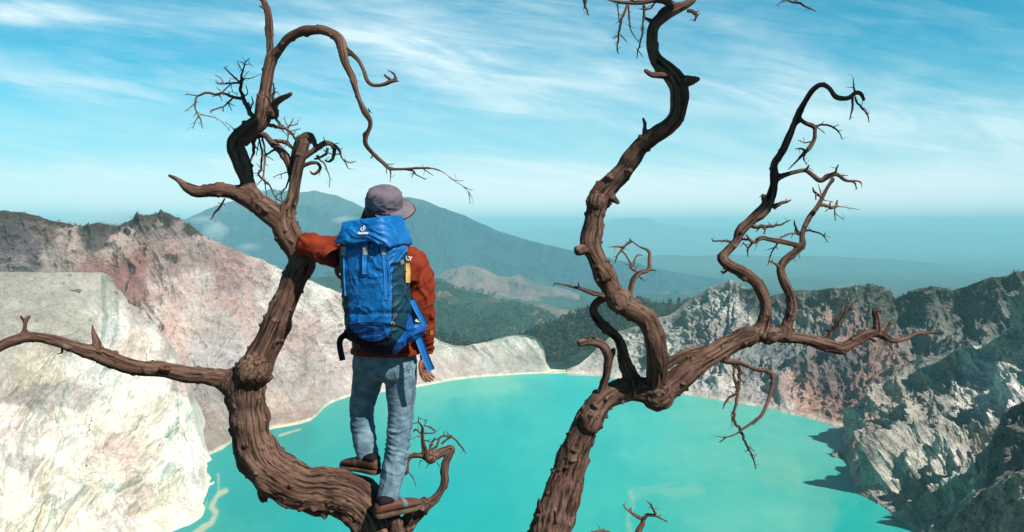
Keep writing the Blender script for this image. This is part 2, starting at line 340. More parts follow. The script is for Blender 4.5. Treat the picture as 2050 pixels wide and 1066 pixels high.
strk = ridged(np.stack([P[..., 0]*0.11+gl*2.4, P[..., 1]*.008, P[..., 2]*.01], -1), 4)[..., None]
col = col*(1-lm*0.16*(strk-.4))
sp = smoothstep(0.47, 0.53, fbm(P*np.array([.06, .06, .10])+11, 3, .5)+0.1)[..., None]*lm
col = col*(1-sp*.65)
vein = (ridged(P*0.03+40, 5, .6) > 0.80)[..., None]*smoothstep(700, 780, py)[..., None]
gul = smoothstep(.55, .85, ridged(np.stack([P[..., 0]*.022+gl*1.5, P[..., 1]*.006, P[..., 2]*.006], -1)+80, 4, .55))[..., None]*smoothstep(680, 760, py)[..., None]; col = col*(1-vein*np.array([.16, .2, .30]))*(1-gul*np.array([.20, .23, .27]))
col = shoreline_tint(P, col, 2.5, (240, 234, 214))
build_sheet('pale_spur_terrain', P, rockL, np.clip(col*np.array([1.0, .985, .95]), .01, .92)*0.97)

# ---- C: far right crater wall
g = np.linspace(1135, 2400, 1150)
ridgeC = [(1130, 742, 1102), (1160, 730, 1104), (1185, 708, 1110), (1233, 664, 1130), (1308, 642, 1130), (1345, 624, 1128), (1381, 597, 1120), (1417, 575, 1110), (1460, 560, 1100), (1475, 563, 1098), (1493, 577, 1096), (1519, 592, 1092), (1540, 592, 1090), (1570, 581, 1085), (1591, 578, 1080), (1620, 579, 1075), (1657, 574, 1065),
    (1700, 576, 1055), (1729, 572, 1048), (1742, 568, 1044), (1760, 576, 1040), (1785, 595, 1034), (1811, 598, 1026), (1840, 580, 1018), (1862, 570, 1010), (1885, 573, 1002), (1908, 579, 995), (1935, 570, 985), (1959, 562, 975), (2016, 551, 955), (2050, 540, 945), (2200, 505, 900), (2420, 470, 860)]
shoreC = [(1130, 750), (1200, 753), (1260, 763), (1310, 775), (1370, 790), (1440, 801), (1500, 812), (1550, 822), (1600, 834), (1640, 845), (1700, 868), (1800, 880), (2420, 900)]
R = prow(ridgeC, g); S = shore_row(shoreC, g)
ex = np.interp(g, [1135, 1250, 2400], [.15, 1, 1])[:, None]
def L(t, dz=0): return R*(1-t)+S*t+np.array([0, 0, dz])*ex
rows = [R+np.array([0, 240, -150])*ex, R+np.array([0, 40, -20])*ex, R, L(.16, -12), L(.4, -16), L(.7, -14), S+np.array([0, 0, .8]), S+np.array([0, -25, -14])]
P = loft(rows, [8, 10, 110, 150, 160, 140, 30])
N = normals(P)
amp = np.clip((P[..., 2]-LAKE)/26, 0.10, 1)*np.interp(proj(P)[0], [1135, 1230, 1330], [.1, .45, 1])
amp = amp*np.clip(0.16+np.abs(np.arange(P.shape[0])-18)[:, None]/26.0, 0, 1)
gl = fbm(P*0.006, 3)[..., None]*20
qq = np.stack([(P[..., 0]-0.3*P[..., 1])*0.014+gl[..., 0]*.02, P[..., 1]*0.004, P[..., 2]*0.005], -1)
d = (ridged(qq, 4, .5)-.42)*34+(ridged((P+gl)*0.028+3, 6, .58)-.4)*17+(ridged(P*0.10+13, 4, .6)-.4)*4.5+fbm(P*0.2, 4, .6)*1.6
P = P+N*(d*amp)[..., None]
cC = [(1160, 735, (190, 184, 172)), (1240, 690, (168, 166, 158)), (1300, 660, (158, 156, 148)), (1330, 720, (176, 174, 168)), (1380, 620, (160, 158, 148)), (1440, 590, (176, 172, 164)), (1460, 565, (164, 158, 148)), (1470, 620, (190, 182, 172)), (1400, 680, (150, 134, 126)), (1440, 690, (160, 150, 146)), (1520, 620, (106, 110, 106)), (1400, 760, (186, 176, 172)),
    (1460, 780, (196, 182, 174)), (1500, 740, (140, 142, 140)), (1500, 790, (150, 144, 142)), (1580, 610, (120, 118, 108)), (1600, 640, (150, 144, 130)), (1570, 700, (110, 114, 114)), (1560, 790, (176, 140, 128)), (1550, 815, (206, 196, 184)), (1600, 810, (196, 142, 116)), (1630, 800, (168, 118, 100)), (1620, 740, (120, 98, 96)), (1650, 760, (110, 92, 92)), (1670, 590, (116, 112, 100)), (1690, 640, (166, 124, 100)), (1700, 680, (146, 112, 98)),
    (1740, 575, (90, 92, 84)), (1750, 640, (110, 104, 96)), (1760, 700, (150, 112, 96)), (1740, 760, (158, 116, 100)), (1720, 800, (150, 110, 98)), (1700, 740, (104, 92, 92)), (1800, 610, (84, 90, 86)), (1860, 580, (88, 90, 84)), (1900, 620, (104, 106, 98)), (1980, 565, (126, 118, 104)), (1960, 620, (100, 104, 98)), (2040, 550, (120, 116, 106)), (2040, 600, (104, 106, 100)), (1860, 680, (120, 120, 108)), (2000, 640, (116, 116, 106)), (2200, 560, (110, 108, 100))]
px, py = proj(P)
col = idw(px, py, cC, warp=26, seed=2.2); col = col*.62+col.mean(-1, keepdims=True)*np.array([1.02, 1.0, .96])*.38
n5 = fbm(P*np.array([.03, .03, .05])+21, 5, .65)[..., None]
col = col*(1+n5*np.array([.5, .48, .44]))
ry = np.interp(px, [p[0] for p in ridgeC], [p[1] for p in ridgeC])
k = smoothstep(0.02, 0.22, fbm(P*0.05+8, 5, .65)+0.30*(1-smoothstep(4, 60, py-ry))-.05)*(1-smoothstep(20, 110, py-ry))*np.where(px > 1480, 1, .25)
col = col*(1-k[..., None])+lin((78, 80, 68))*k[..., None]
col = shoreline_tint(P, col, 3.4, (206, 196, 182))
PC_keep = P.copy()
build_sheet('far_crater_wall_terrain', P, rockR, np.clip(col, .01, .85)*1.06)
rimC = P[18].copy()

# ---- D: near right cliffs
g = np.linspace(1684, 2450, 1000)
topD = [(1684, 874, 752), (1698, 862, 742), (1703, 827, 735), (1739, 791, 725), (1780, 766, 718), (1830, 738, 710), (1870, 716, 705), (1900, 703, 700), (1964, 689, 690), (2005, 668, 680), (2050, 640, 668), (2150, 600, 640), (2460, 520, 560)]
shoreD = [(1684, 876), (1688, 905), (1694, 930), (1705, 962), (1714, 984), (1748, 1014), (1790, 1040), (1820, 1066), (1900, 1120), (2050, 1200), (2460, 1420)]
T = prow(topD, g); S = shore_row(shoreD, g); w = np.interp(g, [1684, 1760, 2450], [0.05, 1, 1])[:, None]; lit_ = 1.2
def M(t, dz, dy=0): return T*(1-t)+S*t+np.array([0, dy, dz])*w
rows = [T+np.array([30, 90, -110])*w, T+np.array([8, 18, -14])*w, T, M(.15, -3), M(.4, -2), M(.7, 10), S+np.array([0, 0, .5]), S+np.array([-12, -14, -16])]
P = loft(rows, [8, 10, 110, 170, 190, 170, 30])
N = normals(P); px, py = proj(P)
amp = np.clip((P[..., 2]-LAKE)/22, 0.2, 1)*np.interp(px, [1684, 1760], [.25, 1])
amp = amp*np.clip(0.2+np.abs(np.arange(P.shape[0])-18)[:, None]/30.0, 0, 1)
gl = fbm(P*0.009, 3)
# ribs run down to the lower left
rr = np.stack([(P[..., 0]*0.30+P[..., 1]*0.95)*0.013+gl*.5, (P[..., 0]*.95-P[..., 1]*.30)*0.003, P[..., 2]*0.004], -1)
d = (ridged(rr+3.3, 3, .45)-.36)*38+(ridged(P*.0125+np.stack([gl, -gl, gl], -1)*.8+31, 3, .45)-.38)*34+(ridged(P*.05+gl[..., None]+3, 5, .56)-.4)*10+(ridged(P*0.11+5, 4, .6)-.4)*3.5+fbm(P*.2, 4, .6)*2.0
P = P+N*(d*amp)[..., None]
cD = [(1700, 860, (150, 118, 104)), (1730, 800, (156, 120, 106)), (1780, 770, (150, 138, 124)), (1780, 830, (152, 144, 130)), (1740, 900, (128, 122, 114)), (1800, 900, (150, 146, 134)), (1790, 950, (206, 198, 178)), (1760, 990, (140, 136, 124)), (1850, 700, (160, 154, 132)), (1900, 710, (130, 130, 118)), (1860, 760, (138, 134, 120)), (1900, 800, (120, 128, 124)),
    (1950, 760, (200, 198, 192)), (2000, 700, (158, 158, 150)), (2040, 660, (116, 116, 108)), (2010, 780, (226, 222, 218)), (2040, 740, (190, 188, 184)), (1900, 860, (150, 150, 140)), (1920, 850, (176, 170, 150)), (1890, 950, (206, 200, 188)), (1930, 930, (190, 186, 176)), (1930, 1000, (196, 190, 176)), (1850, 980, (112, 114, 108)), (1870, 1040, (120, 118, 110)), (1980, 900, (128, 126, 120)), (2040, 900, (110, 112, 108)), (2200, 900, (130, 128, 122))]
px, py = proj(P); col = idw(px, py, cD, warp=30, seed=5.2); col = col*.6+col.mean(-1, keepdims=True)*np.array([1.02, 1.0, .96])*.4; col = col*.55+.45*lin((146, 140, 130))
n5 = fbm(P*np.array([.05, .05, .07])+27, 5, .65)[..., None]
col = col*(1+n5*np.array([.40, .38, .36]))
sulf = smoothstep(.12, .3, fbm(P*.018+55, 5, .6))[..., None]
col = col*(1-sulf*.3)+lin((206, 200, 184))*sulf*.3
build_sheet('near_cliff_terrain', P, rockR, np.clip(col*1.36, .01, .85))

# ---- E: two rock shoulders in the near right corner
def shoulder(name, top, g0, drop, seed, tint_c, amp_=1.0):
    g = np.linspace(g0, 2500, 520); T = prow(top, g)
    rows = [T+np.array([20, 40, -60]), T+np.array([3, 7, -5]), T, T+np.array([-4, -drop*.25, -drop*.28]), T+np.array([-10, -drop*.8, -drop*.85]), T+np.array([-16, -drop*1.6, -drop*2.0])]
    P = loft(rows, [8, 12, 110, 150, 60]); N = normals(P)
    a = np.clip(.25+np.abs(np.arange(P.shape[0])-20)[:, None]/30., 0, 1)
    rr = np.stack([(P[..., 0]*.45+P[..., 1]*.9)*.05, (P[..., 0]*.9-P[..., 1]*.45)*.012, P[..., 2]*.02], -1)
    d = (ridged(rr+seed, 4, .5)-.4)*9+(ridged(P*.06+seed, 5, .56)-.4)*6+fbm(P*.22+seed, 5, .6)*1.5
    P = P+N*(d*a*amp_)[..., None]
    col = np.ones(P.shape)*lin(tint_c)*(1+fbm(P*.08+seed, 5, .65)[..., None]*np.array([.6, .56, .5]))
    build_sheet(name, P, rockR, np.clip(col, .01, .9))
shoulder('dark_shoulder_terrain', [(1962, 1010, 350), (1972, 930, 348), (1988, 862, 345), (2012, 828, 340), (2035, 812, 336), (2060, 800, 333), (2500, 700, 300)], 1962, 40, 3.0, (118, 116, 112))
shoulder('near_shoulder_terrain', [(1800, 1120, 300), (1852, 1066, 296), (1880, 1042, 292), (1915, 1012, 288), (1950, 985, 284), (1985, 972, 278), (2015, 962, 272), (2042, 948, 266), (2060, 952, 262), (2500, 860, 210)], 1800, 46, 9.0, (178, 164, 150), .6)

# ---- lake
lk_r = np.geomspace(230, 1112, 420); lk_a = np.linspace(-0.80, 0.85, 700)
A_, R_ = np.meshgrid(np.tan(lk_a), lk_r); P = np.stack([A_*R_, R_, np.full_like(R_, LAKE)], -1)
px, py = proj(P)
base = np.ones(P.shape)*lin((16, 172, 168))
cW = [(600, 1000, (4, 168, 166)), (500, 960, (14, 162, 158)), (450, 1040, (50, 170, 160)), (700, 900, (14, 172, 166)), (650, 860, (26, 176, 166)), (900, 1000, (4, 176, 176)), (900, 860, (16, 178, 172)), (900, 790, (84, 196, 178)), (1000, 770, (100, 200, 180)), (1120, 770, (52, 194, 184)), (1150, 800, (44, 192, 184)), (1050, 830, (50, 190, 180)), (980, 900, (22, 182, 176)),
    (1200, 900, (52, 184, 174)), (1250, 1000, (52, 184, 172)), (1300, 850, (76, 196, 182)), (1400, 820, (96, 196, 178)), (1450, 960, (94, 192, 174)), (1550, 960, (112, 190, 170)), (1600, 860, (90, 192, 176)), (1500, 1040, (92, 190, 172)), (1650, 1000, (88, 182, 164)), (1730, 1050, (30, 176, 166)), (1640, 930, (92, 186, 170)), (1300, 1050, (70, 186, 170)), (1000, 1040, (14, 178, 174)), (560, 870, (20, 160, 156))]
base = idw(px, py, cW, warp=50, wscale=.006, power=3.0, seed=8)
nn = fbm(P*np.array([.012, .009, 1])+3, 5, .6)[..., None]
base = base*(1+nn*np.array([.9, .13, .10])); n6 = fbm(P*np.array([.09, .05, 1])+13, 5, .65)[..., None]; base = base*(1+n6*np.array([.35, .07, .06]))
# pale sulphur scum trailing from the left shore and in the middle of the lake
def trail(pts, w):
    best = np.full(P.shape[:2], 1e9)
    for (x0, y0), (x1, y1) in zip(pts[:-1], pts[1:]):
        vx, vy = x1-x0, y1-y0; t = np.clip(((px-x0)*vx+(py-y0)*vy)/(vx*vx+vy*vy), 0, 1)
        best = np.minimum(best, np.hypot(px-x0-t*vx, py-y0-t*vy))
    nz = fbm(P*.06, 4, .6)*w*1.2
    return 1-smoothstep(w*.3, w, best+nz)
tr = np.clip(trail([(452, 984), (436, 992), (424, 1012), (432, 1030), (424, 1046), (400, 1062), (370, 1085)], 7)*.75+trail([(436, 950), (438, 985)], 3)*.5+trail([(1262, 985), (1268, 1010), (1256, 1040), (1262, 1066)], 7)*.22+trail([(560, 872), (600, 860)], 3)*.7+trail([(1400, 980), (1262, 985)], 16)*.12, 0, 1)[..., None]
base = base*(1-tr)+lin((206, 206, 170))*tr
m, nt, b = material('turquoise_water', rough=0.34, spec=0.13)
a_ = nd(nt, 'ShaderNodeAttribute', attribute_name='albedo'); nt.links.new(a_.outputs['Color'], b.inputs['Base Color'])
gg = nd(nt, 'ShaderNodeNewGeometry'); n1 = nd(nt, 'ShaderNodeTexNoise', ins={'Scale': 0.35, 'Detail': 7.0, 'Roughness': .7}); nt.links.new(gg.outputs['Position'], n1.inputs['Vector'])
bp = nd(nt, 'ShaderNodeBump', ins={'Strength': 0.45, 'Distance': 0.8}); nt.links.new(n1.outputs[0], bp.inputs['Height']); nt.links.new(bp.outputs[0], b.inputs['Normal'])
build_sheet('lake_water', P, m, np.clip(base, .002, .9)*0.84)

# ---- land beyond: one ground sheet to the horizon, then hills, ranges and volcanoes
g = np.linspace(-700, 2900, 900)
def cr(z, Y): return arr_atz(g, np.full_like(g, z), np.full_like(g, Y))
rows = [cr(-330, 1150), cr(-340, 1700), cr(-400, 2500), cr(-480, 4000), cr(-545, 6500), cr(-600, 9000), cr(-680, 14000), cr(-740, 24000), cr(-780, 44500)]
P = loft(rows, [20, 60, 120, 120, 90, 90, 60, 30])
dm = np.interp(P[..., 1], [1500, 2500, 5000, 7000, 12000, 30000], [20, 70, 90, 45, 30, 60])
P[..., 2] += (ridged(P*np.array([1, 1, 0])*0.0009+4, 6, .5)-.45)*dm*1.5+fbm(P*.004, 4)*dm*.25
px, py = proj(P); n1 = fbm(P*np.array([1, .5, 0])*.0022, 6, .62); n2 = fbm(P*np.array([1, .6, 0])*.0009+7, 4, .6)
green = lin((40, 60, 46)); field = lin((128, 106, 88)); dark = lin((34, 50, 38))
k = (smoothstep(.0, .3, n1+np.interp(P[..., 1], [3000, 5000, 8000, 11000], [-.12, .02, -.05, -.35]))*.8)[..., None]
col = green*(1-k)+field*k; k = smoothstep(.05, .3, n2)[..., None]*.6; col = col*(1-k)+dark*k
build_sheet('valley_ground', P, landm, col)

def ridge_sheet(name, ridge, g0, g1, nu, base, back, segs, rough_amp, fscale, colf, mid=(), topamp=.12, stretch=(1, 1, 1)):
    g = np.linspace(g0, g1, nu); R = prow(ridge, g); B = prow(base, g)
    rows = [R+np.array(back), R]+[R*(1-t)+B*t+np.array([0, 0, dz]) for t, dz in mid]+[B]
    P = loft(rows, segs); N = normals(P); k = segs[0]
    a = np.clip(topamp+np.abs(np.arange(P.shape[0])-k)[:, None]/40., 0, 1)
    st = np.array(stretch)
    d = (ridged(P*fscale*st, 6, .52)-.45)*rough_amp+fbm(P*fscale*4, 4, .6)*rough_amp*.25
    P = P+N*(d*a)[..., None]; px, py = proj(P)
    return build_sheet(name, P, landm, np.clip(colf(P, px, py), .005, .9)), P
def green_col(c0, c1, sc, lo=-.1, hi=.3):
    def f(P, px, py):
        k = smoothstep(lo, hi, fbm(P*sc, 6, .62))[..., None]; return lin(c0)*(1-k)+lin(c1)*k
    return f
# wooded hill behind the low rim
ridgeF = [(700, 655, 1500), (860, 668, 1480), (960, 690, 1450), (1010, 690, 1440), (1050, 675, 1440), (1075, 664, 1450), (1110, 650, 1460), (1150, 634, 1480), (1200, 619, 1500), (1250, 608, 1520), (1290, 603, 1540), (1340, 608, 1540), (1400, 616, 1540), (1560, 640, 1540)]
baseF = [(700, 745, 1180), (1560, 748, 1180)]
_, PF = ridge_sheet('wooded_hill', ridgeF, 700, 1560, 520, baseF, (0, 300, -120), [8, 90, 90], 22, .006, green_col((40, 58, 44), (92, 74, 60), .012, .05, .4), mid=[(.5, -6)])
# green spurs in the valley
_, PG = ridge_sheet('valley_spur_hill', [(500, 560, 3700), (700, 552, 3650), (800, 565, 3600), (870, 574, 3500), (920, 582, 3450), (980, 594, 3400), (1040, 614, 3300), (1090, 638, 3200), (1130, 656, 3100), (1250, 700, 3000)], 500, 1250, 500, [(500, 720, 2100), (1250, 735, 2100)], (0, 700, -200), [8, 90, 90], 110, .0016, green_col((44, 66, 48), (118, 96, 66), .0045, .06, .42), mid=[(.45, -20)])
ridge_sheet('low_valley_hill', [(880, 620, 4700), (1000, 612, 4700), (1080, 606, 4700), (1160, 618, 4700), (1240, 605, 4800), (1330, 604, 4900), (1450, 612, 4900)], 880, 1450, 400, [(880, 680, 3300), (1450, 680, 3300)], (0, 900, -160), [8, 60, 60], 90, .0015, green_col((46, 68, 52), (128, 102, 78), .003, .02, .4), mid=[(.5, -10)])
ridge_sheet('brown_cone_hill', [(760, 590, 6400), (850, 562, 6400), (880, 547, 6400), (905, 538, 6400), (930, 533, 6400), (950, 533, 6400), (975, 542, 6400), (1000, 553, 6400), (1018, 556, 6400), (1036, 549, 6400), (1060, 559, 6400), (1085, 570, 6400), (1120, 577, 6400), (1160, 590, 6400)], 760, 1160, 420, [(760, 606, 5700), (1160, 606, 5700)], (0, 900, -250), [8, 70, 60], 70, .003, green_col((126, 96, 88), (86, 82, 70), .003, -.1, .3), mid=[(.4, -22)])
# far ranges and the two volcanoes
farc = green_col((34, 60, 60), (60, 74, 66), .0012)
ridge_sheet('far_range_hill', [(1180, 548, 13500), (1240, 530, 13500), (1300, 514, 13500), (1340, 511, 13500), (1400, 513, 13500), (1470, 511, 13500), (1540, 514, 13500), (1600, 512, 13500), (1700, 515, 13500), (1800, 521, 13500), (1900, 530, 13500), (2000, 543, 13500), (2060, 549, 13500), (2700, 590, 13500)], 1180, 2700, 500, [(1180, 572, 10500), (2700, 600, 10500)], (0, 3000, -300), [6, 50, 40], 90, .0006, farc, mid=[(.4, -50)])
ridge_sheet('horizon_hill', [(900, 464, 32000), (1100, 461, 32000), (1150, 458, 32000), (1190, 452, 32000), (1220, 443, 32000), (1240, 438, 32000), (1262, 436, 32000), (1275, 438, 32000), (1290, 437, 32000), (1305, 441, 32000), (1320, 446, 32000), (1345, 452, 32000), (1400, 456, 32000), (1500, 459, 32000), (1700, 462, 32000), (2100, 467, 32000), (3000, 470, 32000)], 900, 2900, 700, [(900, 500, 26000), (3000, 500, 26000)], (0, 6000, -500), [6, 40, 40], 120, .0003, farc, mid=[(.4, -60)], topamp=.06)
def volc_hazed(P, px, py):
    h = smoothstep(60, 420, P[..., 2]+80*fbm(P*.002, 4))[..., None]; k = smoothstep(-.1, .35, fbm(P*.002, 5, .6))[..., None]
    return (lin((14, 50, 74))*(1-k)+lin((32, 66, 76))*k)*(1-h*.7)+lin((90, 92, 90))*h*.7  # blue of the distant haze painted into the slope colours
ridge_sheet('craggy_mountain', [(-200, 600, 10500), (150, 520, 10000), (300, 470, 9700), (365, 440, 9500), (400, 425, 9500), (440, 409, 9500), (480, 397, 9500), (505, 388, 9500), (514, 379, 9500), (522, 383, 9500), (532, 381, 9500), (543, 376, 9500), (552, 381, 9500), (568, 384, 9500), (582, 380, 9500), (600, 384, 9500), (615, 383, 9500), (628, 380, 9500), (645, 384, 9500), (665, 390, 9500), (700, 403, 9500), (725, 414, 9500), (780, 436, 9500), (860, 466, 9500), (980, 505, 9500)], -200, 980, 800, [(-200, 610, 7300), (980, 585, 7300)], (0, 2500, -700), [10, 40, 90, 80], 230, .0019, volc_hazed, mid=[(.12, -40), (.5, -130)], topamp=.10)
ridge_sheet('green_mountain', [(480, 560, 8200), (600, 500, 8000), (680, 445, 8000), (740, 416, 8000), (770, 404, 8000), (800, 398, 8000), (820, 396, 8000), (842, 399, 8000), (862, 406, 8000), (885, 417, 8000), (905, 424, 8000), (930, 433, 8000), (965, 449, 8000), (1000, 464, 8000), (1060, 482, 8000), (1130, 497, 8000), (1200, 513, 8000), (1300, 534, 8000), (1420, 556, 8000), (1550, 575, 8000)], 480, 1550, 760, [(480, 600, 6400), (1550, 600, 6400)], (0, 2200, -600), [10, 40, 90, 80], 190, .0021, volc_hazed, mid=[(.12, -30), (.5, -110)], topamp=.08)


# ---- woods on the hills, scrub on the rim
leaf_m, nt, b = material('foliage', rough=.8, spec=.15); a_ = nd(nt, 'ShaderNodeAttribute', attribute_name='albedo'); nt.links.new(a_.outputs['Color'], b.inputs['Base Color'])
def woods(name, base, hts, cone, leaves, c0, c1, seed):
    """many small trees: each an uneven crown of leaf clumps round a thin trunk"""
    r = np.random.default_rng(seed); n = len(base); base = base[:, None]; H = hts[:, None, None]
    t = r.random((n, leaves, 1))**.8; ang = r.random((n, leaves, 1))*6.283; rad = r.random((n, leaves, 1))**.5
    w = (1-t*.9)*.24 if cone else np.sqrt(np.clip(1-(t*1.9-.95)**2, 0, 1))*.40
    w = w*(.75+.5*r.random((n, leaves, 1)))
    c = base+np.concatenate([np.cos(ang)*rad*w*H, np.sin(ang)*rad*w*H, (t*.82+.18)*H], -1)
    d1 = r.normal(size=(n, leaves, 3)); d1 /= np.linalg.norm(d1, axis=-1, keepdims=True); d2 = np.cross(d1, r.normal(size=(n, leaves, 3))); d2 /= np.linalg.norm(d2, axis=-1, keepdims=True)
    s_ = H*(.075 if cone else .11)*(.6+.8*r.random((n, leaves, 1)))
    Q = np.stack([c-d1*s_-d2*s_*.7, c+d1*s_-d2*s_*.6, c+d1*s_*.8+d2*s_*.7, c-d1*s_*.7+d2*s_*.8], 2)
    k = r.random((n, 1, 1, 1))*.7+r.random((n, leaves, 1, 1))*.3; col = (lin(c0)*(1-k)+lin(c1)*k)*np.ones(Q.shape)
    tw = hts[:, None]*.018; b0 = base[:, 0]; tv = np.stack([b0+np.stack([-tw[:, 0], 0*tw[:, 0], -1+0*tw[:, 0]], -1), b0+np.stack([tw[:, 0], 0*tw[:, 0], -1+0*tw[:, 0]], -1), b0+np.stack([tw[:, 0]*.4, 0*tw[:, 0], hts*.8], -1), b0+np.stack([-tw[:, 0]*.4, 0*tw[:, 0], hts*.8], -1)], 1)
    V = np.concatenate([Q.reshape(-1, 3), tv.reshape(-1, 3)]); C = np.concatenate([col.reshape(-1, 3), np.ones((n*4, 3))*lin((70, 56, 46))])
    o = np_mesh(name, V, np.arange(len(V)).reshape(-1, 4), leaf_m, col=C, smooth=False); o['kind'] = 'stuff'; return o
r_ = np.random.default_rng(12)
def pick(P, rows_, n, dens=None):
    Q = P[rows_[0]:rows_[1]].reshape(-1, 3); px, py = proj(Q); w = dens(Q, px, py) if dens else np.ones(len(Q)); i = r_.choice(len(Q), n, p=w/w.sum()); return Q[i]+r_.normal(size=(n, 3))*np.array([2, 2, 0])
bs = pick(PF, (6, 150), 5200, lambda Q, px, py: smoothstep(-.25, .1, fbm(Q*.01, 3))*np.where(px > 1040, 1, .6)*np.where(px > 1440, .1, 1)+.03)
woods('forest', bs[:2200], 6+r_.random(2200)**1.6*11, True, 34, (32, 52, 48), (62, 80, 62), 1); woods('forest', bs[2200:], 5+r_.random(3000)**1.4*8, False, 26, (38, 56, 46), (96, 86, 68), 9)
bs = pick(PG, (8, 170), 5200, lambda Q, px, py: smoothstep(-.2, .15, fbm(Q*.004, 3))*np.where(px > 800, 1, .05)+.01)
woods('far_forest', bs, 12+r_.random(5200)*14, False, 12, (34, 54, 42), (70, 84, 54), 2)
def rimd(Q, px, py):
    ry = np.interp(px, [p[0] for p in ridgeA], [p[1] for p in ridgeA]); return np.where((px < 410) & (px > -100), np.exp(-np.clip(py-ry, 0, 200)/9.0)+.05*smoothstep(.05, .25, fbm(Q*.045+3, 4))*(py < 560), 0)+1e-9
bs = pick(PA_keep, (24, 330), 900, rimd); woods('scrub', bs, .8+r_.random(900)**3*2.2, False, 14, (62, 54, 44), (96, 82, 64), 3)
def rimd2(Q, px, py):
    ry = np.interp(px, [p[0] for p in ridgeC], [p[1] for p in ridgeC]); return np.where((px < 2100) & (px > 1330), np.exp(-np.clip(py-ry, 0, 200)/10.0)*np.where(px > 1480, 1, .25)+.10*smoothstep(.05, .25, fbm(Q*.05+8, 4))*(py < 680)*(px > 1480), 0)+1e-9
bs = pick(PC_keep, (20, 330), 900, rimd2); woods('cliff_scrub', bs, .8+r_.random(900)**3*2.4, False, 14, (56, 60, 50), (92, 90, 72), 4)

def rock_np(c, r, seed, flat=.7):
    V, F = ell((0, 0, 0), 1, 1, flat, n=22); k = 1+.35*(ridged(V*1.1+seed, 4, .55)-.4)+.12*fbm(V*4+seed, 3); V = V*k[:, None]*r+np.array(c); return V, F
# ---- small low clouds
def cloud(name, px, py, Y, rx, rz, ry, dens, seed, nsc):
    c = at(px, py, Y); bm = bmesh.new(); bmesh.ops.create_icosphere(bm, subdivisions=4, radius=1.0)
    for v in bm.verts:
        k = 1+.25*float(perlin(np.array([[v.co.x*2+seed, v.co.y*2, v.co.z*2]]))[0]); v.co = Vector((v.co.x*rx*k, v.co.y*ry*k, v.co.z*rz*k))
    me = bpy.data.meshes.new(name); bm.to_mesh(me); bm.free(); o = bpy.data.objects.new(name, me); COL.objects.link(o); o.location = c; o['kind'] = 'stuff'
    m = bpy.data.materials.new('cloud_vapour'); m.use_nodes = True; nt = m.node_tree; nt.nodes.clear()
    tc = nd(nt, 'ShaderNodeTexCoord'); n = nd(nt, 'ShaderNodeTexNoise', ins={'Scale': nsc, 'Detail': 5.0, 'Roughness': .6}); mp = nd(nt, 'ShaderNodeMapping'); mp.inputs['Location'].default_value = (seed, seed*2, 0)
    nt.links.new(tc.outputs['Object'], mp.inputs[0]); nt.links.new(mp.outputs[0], n.inputs['Vector'])
    sc = nd(nt, 'ShaderNodeVectorMath', operation='DIVIDE'); nt.links.new(tc.outputs['Object'], sc.inputs[0]); sc.inputs[1].default_value = (rx, ry, rz)
    ln = nd(nt, 'ShaderNodeVectorMath', operation='LENGTH'); nt.links.new(sc.outputs[0], ln.inputs[0])
    fall = math_n(nt, 'SUBTRACT', 1.0, ln.outputs['Value'], clamp=True)
    d = math_n(nt, 'MULTIPLY', math_n(nt, 'SUBTRACT', math_n(nt, 'ADD', n.outputs[0], math_n(nt, 'MULTIPLY', fall, .62)), .56, clamp=True), dens)
    v = nd(nt, 'ShaderNodeVolumePrincipled', ins={'Color': (.96, .98, 1, 1), 'Anisotropy': 0.0}); nt.links.new(d, v.inputs['Density']); mo = nd(nt, 'ShaderNodeOutputMaterial'); nt.links.new(v.outputs[0], mo.inputs['Volume']); me.materials.append(m); return o
cloud('cloud', 205, 450, 14000, 900, 190, 500, .10, 1.0, .0045); cloud('cloud', 258, 440, 14000, 300, 160, 300, .12, 6.0, .007)
cloud('cloud', 430, 462, 6500, 130, 110, 120, .020, 2.0, .014); cloud('cloud', 405, 440, 6600, 170, 45, 90, .014, 3.0, .016); cloud('cloud', 497, 495, 6400, 130, 45, 90, .012, 4.0, .014); cloud('cloud', 688, 440, 6400, 130, 42, 90, .016, 5.0, .014)
# ================================================================== NEAR RIM UNDER THE CAMERA (below the picture) AND THE DEAD TREES
g_x = np.linspace(-1, 1, 260); g_y = np.concatenate([np.linspace(-8, 9, 170), np.geomspace(9.3, 330, 160)])
XX, YY = np.meshgrid(g_x, g_y); XX = XX*(9+np.clip(YY, 0, None)*1.1)
ZZ = -2.45-0.12*np.clip(YY-1, -4, 4)-np.clip(YY-5.2, 0, None)*0.95*np.clip((YY-5.2)/3, 0, 1)*0.78+0*XX
ZZ = np.maximum(ZZ, -215); Pn = np.stack([XX, YY, ZZ], -1)
Pn[..., 2] += fbm(Pn*.5, 5, .55)*.16*np.clip(1+YY/12, .6, 12)+(ridged(Pn*.12, 4)-.5)*np.clip(YY-6, 0, 40)*.06
cn = np.ones(Pn.shape)*lin((104, 92, 80))*(1+fbm(Pn*.8, 5, .6)[..., None]*.5)
rim_m = rock_material('rim_rock', .6, 2.4, var=.25, dist=.08)
build_sheet('rim_ground', Pn, rim_m, np.clip(cn, .02, .8)*.85)

